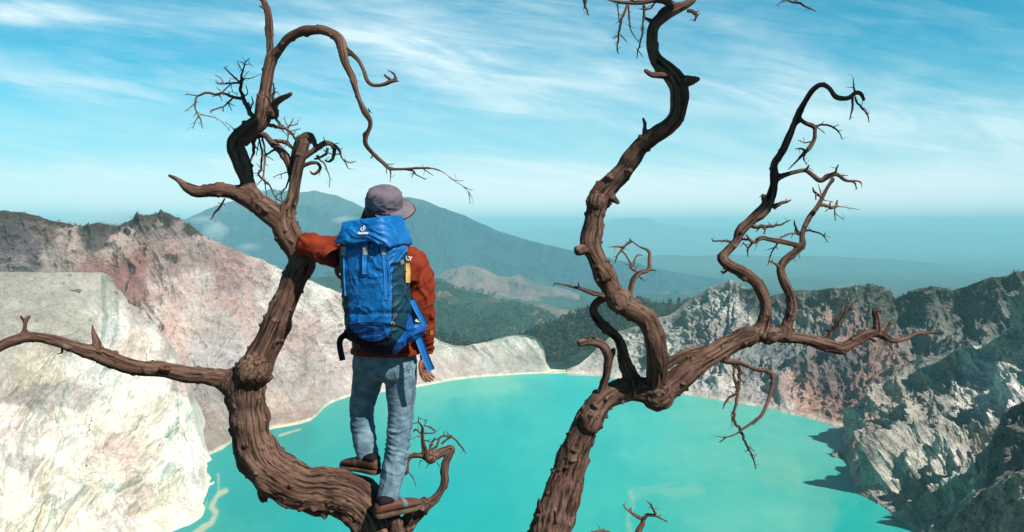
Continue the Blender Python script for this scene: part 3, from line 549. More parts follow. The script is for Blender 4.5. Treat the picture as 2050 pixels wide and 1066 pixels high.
def bark_material(name, base, light, dark, rough=.85):
    m, nt, b = material(name, rough=rough, spec=.2)
    a = nd(nt, 'ShaderNodeAttribute', attribute_name='bark')
    def noise(sc, detail, scale3, rough=.6, dist=0.0):
        mp = nd(nt, 'ShaderNodeVectorMath', operation='MULTIPLY'); nt.links.new(a.outputs['Vector'], mp.inputs[0]); mp.inputs[1].default_value = scale3
        n = nd(nt, 'ShaderNodeTexNoise', ins={'Scale': sc, 'Detail': detail, 'Roughness': rough, 'Distortion': dist}); nt.links.new(mp.outputs[0], n.inputs['Vector']); return n.outputs[0]
    grain = noise(2.6, 9, (26, 26, 1.1), .72, .5); fine = noise(7.0, 7, (40, 40, 2.6), .66, .4); blot = noise(2.0, 5, (2.4, 2.4, 1.6))
    crack = ramp(nt, grain, [(.38, 0.0), (.50, 1.0)], 'LINEAR')
    c = mixc(nt, ramp(nt, blot, [(.35, 0), (.68, 1)]), base, light)
    c = mixc(nt, ramp(nt, fine, [(.3, .0), (.75, .55)]), c, tuple(min(1, x*1.35) for x in light))
    c = mixc(nt, crack, dark, c); nt.links.new(c, b.inputs['Base Color'])
    h = math_n(nt, 'ADD', math_n(nt, 'MULTIPLY', crack, .6), math_n(nt, 'ADD', math_n(nt, 'MULTIPLY', grain, .9), math_n(nt, 'MULTIPLY', fine, .35)))
    bp = nd(nt, 'ShaderNodeBump', ins={'Strength': 1.0, 'Distance': .007}); nt.links.new(h, bp.inputs['Height']); nt.links.new(bp.outputs[0], b.inputs['Normal'])
    return m
bark = bark_material('dead_wood', tuple(lin((84, 58, 48))), tuple(lin((124, 97, 83))), tuple(lin((22, 13, 12))))
bark_grey = bark_material('grey_dead_wood', tuple(lin((134, 102, 92))), tuple(lin((170, 136, 122))), tuple(lin((52, 34, 32))))

def resample(C, Rr, step):
    """catmull-rom through centres C with radii Rr, even spacing"""
    C = np.asarray(C, float); Rr = np.asarray(Rr, float); n = len(C)
    if n == 2: C = np.array([C[0], (C[0]+C[1])/2, C[1]]); Rr = np.array([Rr[0], (Rr[0]+Rr[1])/2, Rr[1]]); n = 3
    out = []; ro = []
    for k in range(n-1):
        p0 = C[k-1] if k else 2*C[0]-C[1]; p1 = C[k]; p2 = C[k+1]; p3 = C[k+2] if k < n-2 else 2*C[-1]-C[-2]
        m = max(2, int(np.linalg.norm(p2-p1)/step)+1)
        for t in np.linspace(0, 1, m, endpoint=False):
            out.append(.5*((2*p1)+(-p0+p2)*t+(2*p0-5*p1+4*p2-p3)*t*t+(-p0+3*p1-3*p2+p3)*t**3)); ro.append(Rr[k]*(1-t)+Rr[k+1]*t)
    out.append(C[-1]); ro.append(Rr[-1]); return np.array(out), np.array(ro)
def frames(C):
    T = np.gradient(C, axis=0); T /= np.linalg.norm(T, axis=1, keepdims=True)+1e-9
    u = np.cross(T[0], [0.1, 1, 0.2]); u /= np.linalg.norm(u); U = [u]
    for k in range(1, len(C)):
        u = U[-1]-T[k]*np.dot(U[-1], T[k]); u /= np.linalg.norm(u)+1e-9; U.append(u)
    U = np.array(U); return T, U, np.cross(T, U)
def tube_np(C, Rr, sides, wob=0.0, seed=0.0, cap=True):
    T, U, W = frames(C); a = np.linspace(0, 2*np.pi, sides, endpoint=False); n = len(C)
    s = np.concatenate([[0], np.cumsum(np.linalg.norm(np.diff(C, axis=0), axis=1))])
    ca, sa = np.cos(a)[None, :, None], np.sin(a)[None, :, None]
    rr = Rr[:, None]*np.ones((1, sides))
    if wob:
        q = np.stack([np.cos(a)[None]*1.1+0*rr, np.sin(a)[None]*1.1+0*rr, (s[:, None]/.07)+0*rr+seed], -1); rr = rr*(1+wob*perlin(q))
    V = C[:, None]+(U[:, None]*ca+W[:, None]*sa)*rr[..., None]
    B = np.stack([np.cos(a)[None]*rr, np.sin(a)[None]*rr, s[:, None]+0*rr+seed*.3], -1)
    i = np.arange(n*sides).reshape(n, sides); j = np.roll(i, -1, 1)
    F = np.stack([i[:-1].ravel(), j[:-1].ravel(), j[1:].ravel(), i[1:].ravel()], -1)
    V = V.reshape(-1, 3); B = B.reshape(-1, 3)
    if cap:
        c0, c1 = len(V), len(V)+1; V = np.concatenate([V, [C[0]-T[0]*Rr[0]*.4], [C[-1]+T[-1]*Rr[-1]*.5]]); B = np.concatenate([B, [[0, 0, seed*.3]], [[0, 0, s[-1]+seed*.3]]])
        F = np.concatenate([F, np.stack([np.full(sides, c0), j[0], i[0], i[0]], -1), np.stack([np.full(sides, c1), i[-1], j[-1], j[-1]], -1)])
    return V, F, B
def mesh_mixed(name, V, F):
    me = bpy.data.meshes.new(name)
    fl = [tuple(dict.fromkeys(int(x) for x in f)) for f in F]; me.from_pydata([tuple(v) for v in V], [], fl); return me
def laplacian(V, E, it, lam=.5):
    deg = np.bincount(E.ravel(), minlength=len(V)).astype(float)[:, None]; deg[deg == 0] = 1
    for _ in range(it):
        S = np.zeros_like(V)
        for k in range(3):
            S[:, k] = np.bincount(E[:, 0], V[E[:, 1], k], len(V))+np.bincount(E[:, 1], V[E[:, 0], k], len(V))
        V = V+lam*(S/deg-V)
    return V
def remesh_np(parts, voxel, smooth=4):
    """union of closed (V, F) pieces by voxel remesh -> V, quads, edges"""
    off = 0; Vs = []; Fs = []
    for V, F in parts: Vs.append(V); Fs.append(F+off); off += len(V)
    me = mesh_mixed('tmp', np.concatenate(Vs), np.concatenate(Fs)); o = bpy.data.objects.new('tmp', me); COL.objects.link(o)
    md = o.modifiers.new('r', 'REMESH'); md.mode = 'VOXEL'; md.voxel_size = voxel; md.adaptivity = 0.0
    dg = bpy.context.evaluated_depsgraph_get(); ev = o.evaluated_get(dg); m2 = bpy.data.meshes.new_from_object(ev)
    V = np.empty(len(m2.vertices)*3, np.float32); m2.vertices.foreach_get('co', V); V = V.reshape(-1, 3).astype(float)
    F = np.empty(len(m2.loops), np.int32); m2.loops.foreach_get('vertex_index', F); F = F.reshape(-1, 4)
    E = np.empty(len(m2.edges)*2, np.int32); m2.edges.foreach_get('vertices', E); E = E.reshape(-1, 2)
    bpy.data.objects.remove(o); bpy.data.meshes.remove(me); bpy.data.meshes.remove(m2)
    return laplacian(V, E, smooth), F, E
def vnormals(V, F):
    a = V[F[:, 2]]-V[F[:, 0]]; b = V[F[:, 3]]-V[F[:, 1]]; fn = np.cross(a, b); N = np.zeros_like(V)
    for k in range(F.shape[1]):
        for c in range(3): N[:, c] += np.bincount(F[:, k], fn[:, c], len(V))
    return N/(np.linalg.norm(N, axis=1, keepdims=True)+1e-12)

class Tree:
    def __init__(s, name, label, base, mat, mat2=None):
        s.root = bpy.data.objects.new(name, None); COL.objects.link(s.root); s.root.location = base; tag(s.root, label, 'tree')
        s.base = np.array(base, float); s.mat = mat; s.mat2 = mat2 or mat; s.lines = []; s.knots = []; s.spl = None
    def add(s, pts, y0=None, y1=None, kind=None, flare=True, name='branch', bow=0.0, ys=None):
        """pts: (px, py, width in px). y0: forward distance at the start; None = that of the nearest limb."""
        p = np.array([q[:3] for q in pts], float); n = len(p); par = -1; pr = None
        if y0 is None:
            best = 1e9
            for k, L in enumerate(s.lines):
                d = np.hypot(L['px']-p[0, 0], L['py']-p[0, 1])-L['pr']*.6; i = d.argmin()
                if d[i] < best: best = d[i]; par = k; y0 = L['C'][i, 1]; pr = L['R'][i]; pc = (L['px'][i], L['py'][i])
            if y1 is None: y1 = y0
            elif abs(y1) < 1.5: y1 = y0+y1
        if y1 is None: y1 = y0
        d = np.concatenate([[0], np.cumsum(np.hypot(np.diff(p[:, 0]), np.diff(p[:, 1])))]); t = d/d[-1]
        Y = y0+(y1-y0)*t+bow*np.sin(np.pi*t)
        if ys: Y = np.interp(t, [q[0] for q in ys], [q[1] for q in ys])
        C = arr_at(p[:, 0], p[:, 1], Y); R = p[:, 2]/2*C[:, 1]/FPX
        thick = p[:, 2].max() >= 9.5
        if kind: thick = kind == 'thick'
        if par >= 0 and thick:
            c0 = at(pc[0], pc[1], y0); C = np.concatenate([[c0*.75+C[0]*.25], C]) if np.linalg.norm(c0-C[0]) > R[0]*.5 else C
            if len(C) > len(R): R = np.concatenate([[R[0]*1.15], R])
            if flare: R = R.copy(); R[0] *= 1.25
        Cs, Rs = resample(C, R, .012 if thick else .006)
        sd = len(s.lines)*3.7
        sg = np.arange(len(Cs))
        if thick: # gnarly thickness
            Rs = Rs*(1+.10*perlin(np.stack([sg*.012/.09, sg*0+sd, sg*0], -1)))
        else:
            j = perlin(np.stack([sg*.006/.03, sg*0+sd, sg*0], -1)); j2 = perlin(np.stack([sg*.006/.03, sg*0+sd, sg*0+9], -1))
            env = np.clip(np.minimum(sg, 12)/12., 0, 1)
            Cs = Cs+np.stack([j, j*0, j2], -1)*(Rs[:, None]*.9)*env[:, None]; Rs = Rs*.98
        px, py = proj(Cs)
        s.lines.append(dict(C=Cs, R=Rs, px=px, py=py, pr=Rs*FPX/Cs[:, 1], thick=thick, par=par, name=name, seed=sd)); return len(s.lines)-1
    def knot(s, px, py, r, Y, sx=1, sz=1): s.knots.append((at(px, py, Y), r*Y/FPX, sx, sz))
    def twig(s, *lines, dy=0.0):
        for l in lines: s.add(l, None, dy if dy else random.uniform(-.07, .07), kind='thin')
    def build(s, voxel=.0055, spurs=60):
        th = [k for k, L in enumerate(s.lines) if L['thick']]
        parts = [tube_np(s.lines[k]['C'], s.lines[k]['R'], 20)[:2] for k in th]
        for c, r, sx, sz in s.knots:
            cs = c+np.stack([np.zeros(7), np.zeros(7), np.linspace(-1, 1, 7)*r*sz], -1); parts.append(tube_np(cs, r*sx*np.sqrt(np.clip(1.03-np.linspace(-1, 1, 7)**2, .02, 1)), 14)[:2])
        V, F, E = remesh_np(parts, voxel, 5)
        Call = np.concatenate([s.lines[k]['C'] for k in th]).astype(np.float32); Rall = np.concatenate([s.lines[k]['R'] for k in th]).astype(np.float32)
        ids = np.concatenate([np.full(len(s.lines[k]['C']), k) for k in th]); loc = np.concatenate([np.arange(len(s.lines[k]['C'])) for k in th])
        near = np.empty(len(V), int); V32 = V.astype(np.float32)
        for a in range(0, len(V), 4000):
            dd = np.linalg.norm(V32[a:a+4000, None]-Call[None], axis=2)/Rall[None]; near[a:a+4000] = dd.argmin(1)
        lid = ids[near]
        UT = {k: frames(s.lines[k]['C']) for k in th}
        Uall = np.concatenate([UT[k][1] for k in th]); Wall = np.concatenate([UT[k][2] for k in th]); Tall = np.concatenate([UT[k][0] for k in th])
        sl = np.concatenate([np.concatenate([[0], np.cumsum(np.linalg.norm(np.diff(s.lines[k]['C'], axis=0), axis=1))])+s.lines[k]['seed']*.3 for k in th])
        rel = V-Call[near]; B = np.stack([(rel*Uall[near]).sum(1), (rel*Wall[near]).sum(1), sl[near]+(rel*Tall[near]).sum(1)], -1)
        r = Rall[near]; N = vnormals(V, F)
        if (N*(rel)).sum() < 0: N = -N; F = F[:, ::-1]
        tw = B[:, 2]*2.2/np.maximum(r, .02)*.05
        bx = B[:, 0]*np.cos(tw)-B[:, 1]*np.sin(tw); by = B[:, 0]*np.sin(tw)+B[:, 1]*np.cos(tw)
        wv = fbm(np.stack([B[:, 0]*9, B[:, 1]*9, B[:, 2]*4.5], -1), 3)
        q = np.stack([bx*34+wv*.8, by*34, B[:, 2]*1.5+wv*.8], -1)
        d = (ridged(q, 5, .6)-.45)*.065*np.minimum(r, .10)
        d += fbm(np.stack([bx*20, by*20, B[:, 2]*3.2], -1), 4, .6)*.12*r
        d += perlin(V*9.0+3)*.16*r
        lump = np.clip(perlin(V*26.0)-.42, 0, 1)*np.minimum(r, .06)*.7
        V = V+N*(d+lump)[:, None]
        s.objs = {}
        flid = lid[F[:, 0]]
        for k in th:
            fk = F[flid == k]
            if not len(fk): continue
            u, inv = np.unique(fk, return_inverse=True); L = s.lines[k]
            o = np_mesh('trunk' if L['name'] == 'trunk' else L['name'], V[u]-s.base, inv.reshape(fk.shape), L.get('mat', s.mat), parent=s.root, attrs={'bark': B[u]})
            s.objs[k] = o
        for k, L in enumerate(s.lines):
            if L['thick']: continue
            Vt, Ft, Bt = tube_np(L['C'], L['R'], 8, .22, L['seed']); Ft = Ft[:, ::-1]
            vs = [Vt]; fs = [Ft]; bs = [Bt]; off = len(Vt)
            n = len(L['C']); rl = random.Random(k)
            for _ in range(int(n*.006/.035)):      # little broken spurs along the twig
                i = rl.randrange(max(1, n//8), n); c = L['C'][i]; r0 = max(L['R'][i]*.55, .0011); dr = np.array([rl.uniform(-1, 1), rl.uniform(-.6, .6), rl.uniform(-.8, 1)]); dr /= np.linalg.norm(dr)
                ln = rl.uniform(.012, .045); C2, R2 = resample([c, c+dr*ln*.5+np.array([0, 0, rl.uniform(-.1, .25)*ln]), c+dr*ln], [r0, r0*.7, r0*.25], .008)
                a, b, c_ = tube_np(C2, R2, 5); vs.append(a); fs.append(b[:, ::-1]+off); bs.append(c_+L['seed']); off += len(a)
            V2 = np.concatenate(vs); F2 = np.concatenate(fs); B2 = np.concatenate(bs)
            me = mesh_mixed('twig', V2-s.base, F2); me.polygons.foreach_set('use_smooth', np.ones(len(me.polygons), bool))
            at_ = me.attributes.new('bark', 'FLOAT_VECTOR', 'POINT'); at_.data.foreach_set('vector', B2.astype(np.float32).ravel())
            me.materials.append(s.mat2); o = bpy.data.objects.new('twig', me); COL.objects.link(o)
            p = L['par']
            while p >= 0 and not s.lines[p]['thick']: p = s.lines[p]['par']
            o.parent = s.objs.get(p, s.root)

def shade_bough(tree, idx, py0, py1, k, start, px_max=1e9):
    """an upper bough added out of view, sunward of limb idx, to shade it between two heights"""
    L = tree.lines[idx]; sel = np.where((L['py'] > py0) & (L['py'] < py1) & (L['px'] < px_max))[0][::8]
    if L['py'][sel[0]] > L['py'][sel[-1]]: sel = sel[::-1]
    C = L['C'][sel]+np.array(sdir)*k; R_ = L['R'][sel]*1.15+.012; S0 = at(*start)
    C = np.concatenate([[S0], [S0*.5+C[0]*.5+np.array([0, -.05, .22])], C]); R_ = np.concatenate([[.045, .05], R_])
    Cs, Rs = resample(C, R_, .012); px, py = proj(Cs); tree.lines.append(dict(C=Cs, R=Rs, px=px-9e4, py=py, pr=Rs*0, thick=True, par=-1, name='branch', seed=len(tree.lines)*3.7))  # added shading limb, built under the same name as the real branches
# ---- left tree
tl = Tree('dead_tree', 'twisted bare brown dead tree with the hiker standing on its curved lower limb', tuple(at(775, 1345, 4.25)), bark)
tl.add([(780, 1420, 150), (778, 1300, 128), (774, 1180, 112), (766, 1100, 104), (748, 1046, 100), (722, 1008, 96), (690, 988, 92), (650, 983, 90), (612, 980, 90), (570, 962, 90), (528, 930, 86), (505, 885, 80), (498, 840, 76), (494, 800, 76), (496, 765, 76), (512, 735, 66)], 4.25, 4.22, name='trunk')
tl.add([(506, 750, 70), (522, 718, 60), (546, 666, 56), (577, 590, 52), (598, 538, 54), (606, 512, 50)], 4.22, 4.28, flare=False, name='branch')
tl.add([(604, 520, 50), (592, 498, 48), (579, 472, 50), (572, 448, 50), (574, 425, 36), (582, 408, 27), (587, 390, 23), (592, 360, 22), (600, 323, 21), (606, 299, 22), (611, 284, 21)], 4.29, 4.30, flare=False)
tl.add([(574, 455, 46), (556, 437, 46), (535, 421, 42), (506, 402, 40), (476, 388, 34), (447, 382, 30), (423, 382, 27), (396, 384, 24), (374, 375, 21), (357, 361, 11), (337, 351, 6)], 4.30, 4.18, flare=False)
tl.add([(476, 768, 62), (455, 762, 50), (442, 757, 42), (410, 753, 35), (382, 751, 34), (350, 745, 34), (320, 740, 36), (290, 738, 31), (260, 733, 29), (235, 725, 33), (213, 716, 36), (190, 708, 32), (164, 701, 27), (140, 692, 24), (117, 684, 24), (82, 676, 22), (55, 675, 24), (27, 682, 22), (0, 694, 20), (-60, 730, 18), (-140, 765, 13)], 4.22, 3.75, flare=False)
tl.add([(512, 402, 32), (500, 380, 30), (493, 360, 29), (486, 335, 32), (478, 311, 34), (472, 294, 33), (478, 277, 36), (498, 262, 34), (520, 246, 34), (528, 228, 31), (529, 205, 27), (531, 183, 24), (537, 146, 23), (543, 122, 24), (545, 108, 22)], None, .05)
tl.add([(544, 120, 18), (541, 98, 15), (539, 61, 16), (536, 24, 15), (527, 0, 12), (520, -30, 10), (512, -60, 7)], None, .1, flare=False)
tl.add([(544, 118, 20), (562, 96, 19), (576, 79, 20), (598, 66, 20), (623, 61, 20), (647, 61, 19), (671, 71, 21), (684, 90, 21), (688, 115, 18), (696, 137, 17), (706, 156, 15), (711, 176, 13), (720, 202, 11), (730, 224, 14), (741, 243, 11), (740, 257, 11), (732, 274, 11), (733, 291, 10), (750, 311, 9), (769, 328, 9), (781, 338, 8), (806, 339, 7), (840, 337, 6), (868, 338, 5), (890, 347, 4.5), (908, 362, 4), (925, 372, 4), (938, 385, 3.5), (946, 400, 3), (948, 420, 2)], None, -.35, flare=False, bow=-.12)
tl.add([(690, 96, 10), (706, 110, 11), (718, 122, 9), (728, 141, 8), (735, 161, 9), (747, 171, 9), (767, 170, 9), (784, 163, 10), (793, 161, 8), (790, 150, 6), (783, 144, 5), (773, 140, 3)], None, -.1, kind='thick', flare=False)
tl.add([(543, 222, 20), (551, 208, 15), (562, 199, 13), (575, 193, 11), (584, 187, 9)], None, -.12, kind='thick')
tl.add([(586, 345, 12), (587, 325, 13), (592, 300, 14), (600, 281, 15), (615, 272, 16), (627, 280, 14), (631, 294, 9)], 4.37, 4.30, kind='thick', flare=False)
tl.add([(588, 372, 12), (581, 343, 14), (576, 323, 16), (562, 301, 17), (545, 287, 15), (530, 271, 13), (515, 273, 11), (501, 284, 7), (492, 294, 4)], 4.33, 4.45, kind='thick', flare=False)
tl.add([(604, 318, 13), (618, 309, 12), (632, 299, 13), (650, 287, 13), (664, 289, 9), (679, 301, 7), (684, 316, 5), (693, 328, 5), (698, 338, 3.5), (720, 339, 1.5)], None, -.05, kind='thick', flare=False)
tl.add([(600, 336, 9), (613, 330, 9), (626, 326, 9), (637, 328, 8), (641, 338, 8), (630, 349, 8), (622, 346, 6), (621, 341, 4)], None, -.05, kind='thick', flare=False)
tl.add([(196, 700, 20), (192, 680, 14), (187, 664, 9), (184, 648, 3)], None, .02, kind='thick')
tl.add([(48, 674, 16), (50, 655, 10), (52, 642, 10), (60, 633, 8)], None, .02, kind='thick')
tl.add([(785, 1120, 44), (800, 1075, 40), (818, 1046, 34), (838, 1026, 27), (850, 1012, 25), (866, 1003, 19), (880, 987, 16), (890, 965, 17), (890, 942, 16), (893, 925, 14), (902, 908, 15), (906, 897, 13), (893, 901, 14), (875, 910, 19), (860, 920, 20), (852, 905, 14), (847, 888, 9), (846, 872, 9), (846, 857, 7), (838, 845, 5), (838, 832, 3)], 4.28, 4.36, kind='thick')
tl.add([(856, 918, 14), (840, 912, 11), (820, 915, 10), (815, 930, 9), (815, 947, 7), (807, 951, 4)], None, .02, kind='thick', flare=False)
tl.add([(770, 1130, 50), (790, 1088, 36), (794, 1058, 28), (790, 1036, 22)], 4.16, 4.13, kind='thick')
shade_bough(tl, 5, 285, 372, 1.35, (520, -60, 4.4))  # unseen limb added to shade the upright left limb
tl.knot(505, 742, 36, 4.16, 1, .9); tl.knot(600, 524, 18, 4.23); tl.knot(613, 500, 22, 4.27); tl.knot(527, 990, 12, 4.2, 1, 1.6); tl.knot(848, 1012, 16, 4.27); tl.knot(330, 738, 14, 4.05, .9, .6); tl.knot(546, 226, 13, 4.28); tl.knot(862, 916, 14, 4.31); tl.knot(475, 765, 34, 4.2)
tl.twig([(450, 398, 3.5), (442, 412, 5), (435, 421, 5), (421, 440, 2)], [(548, 212, 9), (546, 196, 6), (548, 185, 6), (547, 166, 2)], [(525, 4, 4), (516, -4, 2)], [(532, 18, 6), (520, 13, 3)],
        [(512, 240, 11), (505, 232, 10), (496, 215, 9), (486, 197, 8), (482, 180, 6), (482, 161, 6), (486, 144, 3), (491, 127, 2.5), (499, 117, 1.5)],
        [(488, 199, 7), (467, 195, 6), (450, 189, 5), (428, 189, 5), (413, 187, 4.5), (395, 193, 4), (390, 207, 4), (393, 224, 3), (401, 239, 2.5), (406, 258, 1.5)],
        [(390, 208, 3), (370, 224, 1.5)], [(395, 192, 2.5), (379, 190, 2), (370, 189, 1.3)], [(397, 233, 2), (390, 246, 1.6), (386, 258, 1.2)], [(400, 229, 2), (435, 238, 1.3), (448, 248, 1.2), (460, 262, 1.1)], [(393, 224, 2), (387, 236, 1.3)],
        [(465, 197, 4), (462, 201, 4), (447, 213, 3.5), (425, 221, 2.8), (421, 226, 2)], [(457, 207, 2.5), (464, 222, 1.4)], [(447, 213, 2.2), (447, 224, 1.2)], [(457, 206, 2), (470, 213, 1.2)],
        [(482, 166, 5), (462, 167, 4), (442, 168, 3.5), (432, 162, 2.2)], [(448, 168, 2.5), (443, 158, 2), (431, 151, 1.4)], [(478, 163, 4), (457, 144, 3), (448, 134, 1.4)], [(445, 185, 3), (463, 168, 2.2)], [(485, 159, 2), (506, 156, 1.6), (523, 148, 1)],
        [(486, 145, 2), (474, 122, 1.3)], [(491, 130, 1.6), (500, 129, 1.3), (507, 134, 1)], [(486, 158, 1.8), (497, 144, 1)], [(487, 193, 3.5), (496, 187, 2.2), (492, 171, 1.3)], [(463, 170, 1.6), (466, 184, 1.4), (477, 190, 1.2)], [(442, 182, 2), (433, 176, 1.1)], [(500, 222, 4), (506, 205, 3), (503, 194, 2)],
        [(535, 232, 8), (545, 230, 7), (557, 244, 6), (564, 254, 5), (576, 257, 4), (584, 244, 2.5), (587, 237, 1.3)], [(580, 252, 2.5), (595, 249, 1.8), (596, 241, 1.1)], [(578, 256, 2.4), (570, 241, 2), (571, 233, 1)],
        [(528, 248, 9), (545, 252, 8), (559, 254, 7), (576, 261, 6), (589, 274, 5), (592, 286, 4)], [(577, 262, 4), (576, 284, 3)], [(562, 256, 2.2), (574, 272, 1.5)], [(585, 262, 2.2), (600, 259, 1.3)],
        [(512, 274, 9), (508, 284, 8), (508, 304, 6), (502, 321, 4)], [(518, 272, 4.5), (520, 284, 4), (525, 306, 5), (523, 335, 4), (518, 350, 4), (530, 362, 4), (542, 374, 3.5), (550, 394, 2.4), (562, 404, 1.8), (571, 412, 1.3)], [(530, 361, 2.6), (534, 396, 1.3)],
        [(524, 272, 4.5), (530, 299, 4), (530, 316, 3)], [(552, 299, 5), (540, 305, 4), (532, 313, 4), (530, 330, 4), (525, 357, 3), (514, 372, 1.4)], [(533, 312, 2), (549, 322, 1.2)], [(518, 285, 2.4), (513, 312, 1.4)],
        [(580, 354, 5), (574, 372, 3.4), (564, 387, 3), (554, 391, 2.2), (553, 405, 1.4)], [(564, 386, 2.2), (563, 396, 2), (570, 410, 1.3)], [(577, 345, 2.4), (562, 349, 2), (546, 355, 1.2)], [(563, 349, 1.6), (564, 358, 1)],
        [(545, 283, 9), (560, 283, 8), (574, 287, 8), (588, 299, 5)], [(688, 320, 3), (700, 326, 2.4), (713, 323, 1.4)], [(664, 290, 8), (669, 298, 8), (668, 313, 7), (659, 324, 5), (650, 321, 3)], [(656, 297, 6), (653, 308, 6), (640, 316, 5), (630, 320, 4)],
        [(634, 312, 5), (642, 322, 4), (650, 328, 4), (654, 340, 3.2), (660, 355, 2), (660, 376, 1.2)], [(679, 309, 3), (664, 309, 2.4), (648, 302, 1.8)], [(650, 284, 2.5), (648, 274, 1.2)], [(666, 290, 2.2), (679, 286, 1.2)], [(641, 336, 2), (640, 352, 1.2)], [(676, 298, 2), (686, 298, 1.2)],
        [(781, 338, 4), (782, 352, 2.4), (781, 364, 1.3)], [(775, 332, 3), (773, 348, 1.6)], [(808, 339, 4), (826, 343, 3.4), (835, 351, 2.6), (852, 360, 1.5)], [(830, 344, 2.4), (824, 356, 1.4)], [(845, 337, 2.4), (868, 352, 1.3)], [(900, 356, 2.2), (912, 362, 1.4), (928, 362, 1)], [(927, 374, 2), (944, 381, 1.1)], [(938, 384, 1.8), (941, 409, 1.1)], [(748, 308, 3), (742, 318, 2)], [(770, 329, 2.6), (790, 329, 1.4)],
        [(786, 164, 6), (779, 158, 6), (769, 150, 4)], [(792, 162, 5), (798, 163, 2)], [(50, 648, 6), (42, 634, 4)], [(124, 694, 5), (124, 706, 4), (114, 709, 1.6)], [(740, 224, 4), (737, 218, 2)],
        [(817, 944, 3), (827, 958, 2), (833, 974, 1.3)], [(864, 908, 6), (866, 900, 6), (877, 892, 5), (880, 877, 5), (897, 872, 5), (912, 880, 4), (925, 897, 3.5), (934, 908, 1.6)], [(884, 889, 4.5), (895, 880, 4), (904, 874, 3)], [(860, 908, 8), (862, 895, 6), (868, 882, 4), (872, 876, 2)],
        [(846, 868, 3.4), (858, 868, 3), (872, 865, 2.6), (860, 853, 1.6)], [(848, 853, 2.4), (861, 856, 2), (870, 864, 1.4)], [(850, 852, 2), (855, 838, 1.2)], [(844, 870, 3.4), (832, 860, 4), (828, 866, 2.2)], [(845, 876, 3), (836, 873, 2.4), (826, 880, 1.6)], [(840, 846, 3), (826, 848, 2)], [(838, 836, 2), (846, 840, 1.3), (852, 842, 1)], [(858, 930, 2), (852, 938, 1)], [(848, 882, 3), (860, 884, 2), (868, 892, 1.6)], [(875, 926, 2), (880, 936, 1)], [(842, 922, 2), (838, 936, 1.2)], [(470, 262, 2), (461, 252, 1.2), (452, 246, .9)])
tl.build(spurs=60)
# ---- right tree
tr_ = Tree('dead_tree', 'tall forked dead tree right of the hiker with snaking leafless limbs', tuple(at(1040, 1300, 4.35)), bark)
tr_.add([(1010, 1400, 130), (1050, 1230, 106), (1080, 1130, 94), (1103, 1062, 86), (1121, 1000, 76), (1135, 955, 68), (1150, 908, 60), (1170, 858, 54), (1192, 820, 54), (1222, 792, 50), (1261, 778, 48), (1295, 781, 52), (1322, 786, 50)], 4.42, 4.62, name='trunk')
tr_.add([(1316, 785, 50), (1314, 760, 44), (1315, 737, 42), (1314, 694, 43), (1305, 656, 42), (1286, 631, 41), (1261, 616, 42), (1236, 600, 44), (1222, 575, 40), (1208, 544, 42), (1192, 512, 42), (1182, 485, 42), (1186, 462, 42), (1194, 425, 40), (1200, 396, 44), (1222, 370, 40), (1246, 345, 38), (1267, 315, 37), (1286, 290, 37), (1310, 272, 33), (1336, 256, 33), (1355, 232, 34), (1361, 197, 36), (1356, 168, 38), (1340, 146, 34), (1318, 126, 29), (1308, 106, 24), (1305, 79, 22), (1309, 53, 24), (1329, 32, 24), (1352, 18, 24), (1376, 8, 18), (1392, -8, 14), (1402, -45, 11), (1420, -80, 8)], 4.62, 4.4, flare=False, ys=[(0, 4.62), (.085, 4.42), (.2, 4.44), (.34, 4.5), (.43, 4.54), (.55, 4.44), (.64, 4.33), (.73, 4.32), (.8, 4.36), (1, 4.4)])
tr_.add([(1322, 790, 50), (1350, 768, 50), (1376, 745, 46), (1401, 727, 42), (1452, 697, 40), (1493, 676, 38), (1529, 668, 32), (1570, 674, 27), (1616, 681, 24), (1657, 692, 25), (1683, 697, 25), (1703, 689, 22), (1734, 671, 20), (1760, 668, 18), (1785, 681, 12), (1811, 679, 10), (1836, 668, 8), (1867, 666, 6), (1888, 668, 3), (1896, 680, 1.5)], 4.62, 4.95, flare=False)
tr_.add([(1515, 672, 32), (1527, 650, 27), (1532, 622, 24), (1529, 597, 24), (1514, 566, 24), (1488, 546, 24), (1461, 532, 23), (1446, 516, 21), (1458, 501, 18), (1474, 483, 18), (1482, 463, 21), (1505, 441, 22), (1529, 420, 25), (1541, 400, 21), (1549, 372, 17), (1550, 348, 17), (1550, 328, 15), (1566, 303, 16), (1581, 271, 14), (1596, 235, 14), (1610, 207, 13), (1626, 182, 12), (1644, 170, 10), (1660, 177, 10), (1674, 195, 11), (1698, 197, 11), (1713, 186, 10), (1724, 189, 9), (1730, 202, 7)], None, -.15, bow=.1)
tr_.add([(1566, 676, 26), (1578, 645, 22), (1585, 618, 20), (1582, 592, 19), (1570, 566, 18), (1563, 542, 16), (1570, 524, 15), (1590, 506, 15), (1606, 491, 15), (1606, 469, 12), (1618, 440, 11), (1638, 412, 10), (1654, 380, 9), (1668, 358, 9)], None, .12)
tr_.add([(1268, 765, 36), (1256, 740, 30), (1248, 720, 25), (1246, 702, 22), (1236, 676, 20), (1212, 657, 20), (1194, 636, 18), (1188, 617, 17), (1200, 602, 16), (1222, 595, 13)], None, -.10)
tr_.add([(1222, 601, 12), (1205, 592, 11), (1186, 587, 12), (1161, 578, 8), (1130, 571, 6), (1108, 567, 4)], None, -.15, kind='thick', flare=False)
tr_.add([(1199, 815, 18), (1204, 781, 17), (1214, 750, 18), (1218, 718, 19), (1206, 692, 20), (1182, 684, 18), (1158, 688, 15)], None, -.12)
tr_.add([(1218, 735, 10), (1226, 712, 10), (1229, 698, 9)], None, .0, kind='thick', flare=False)
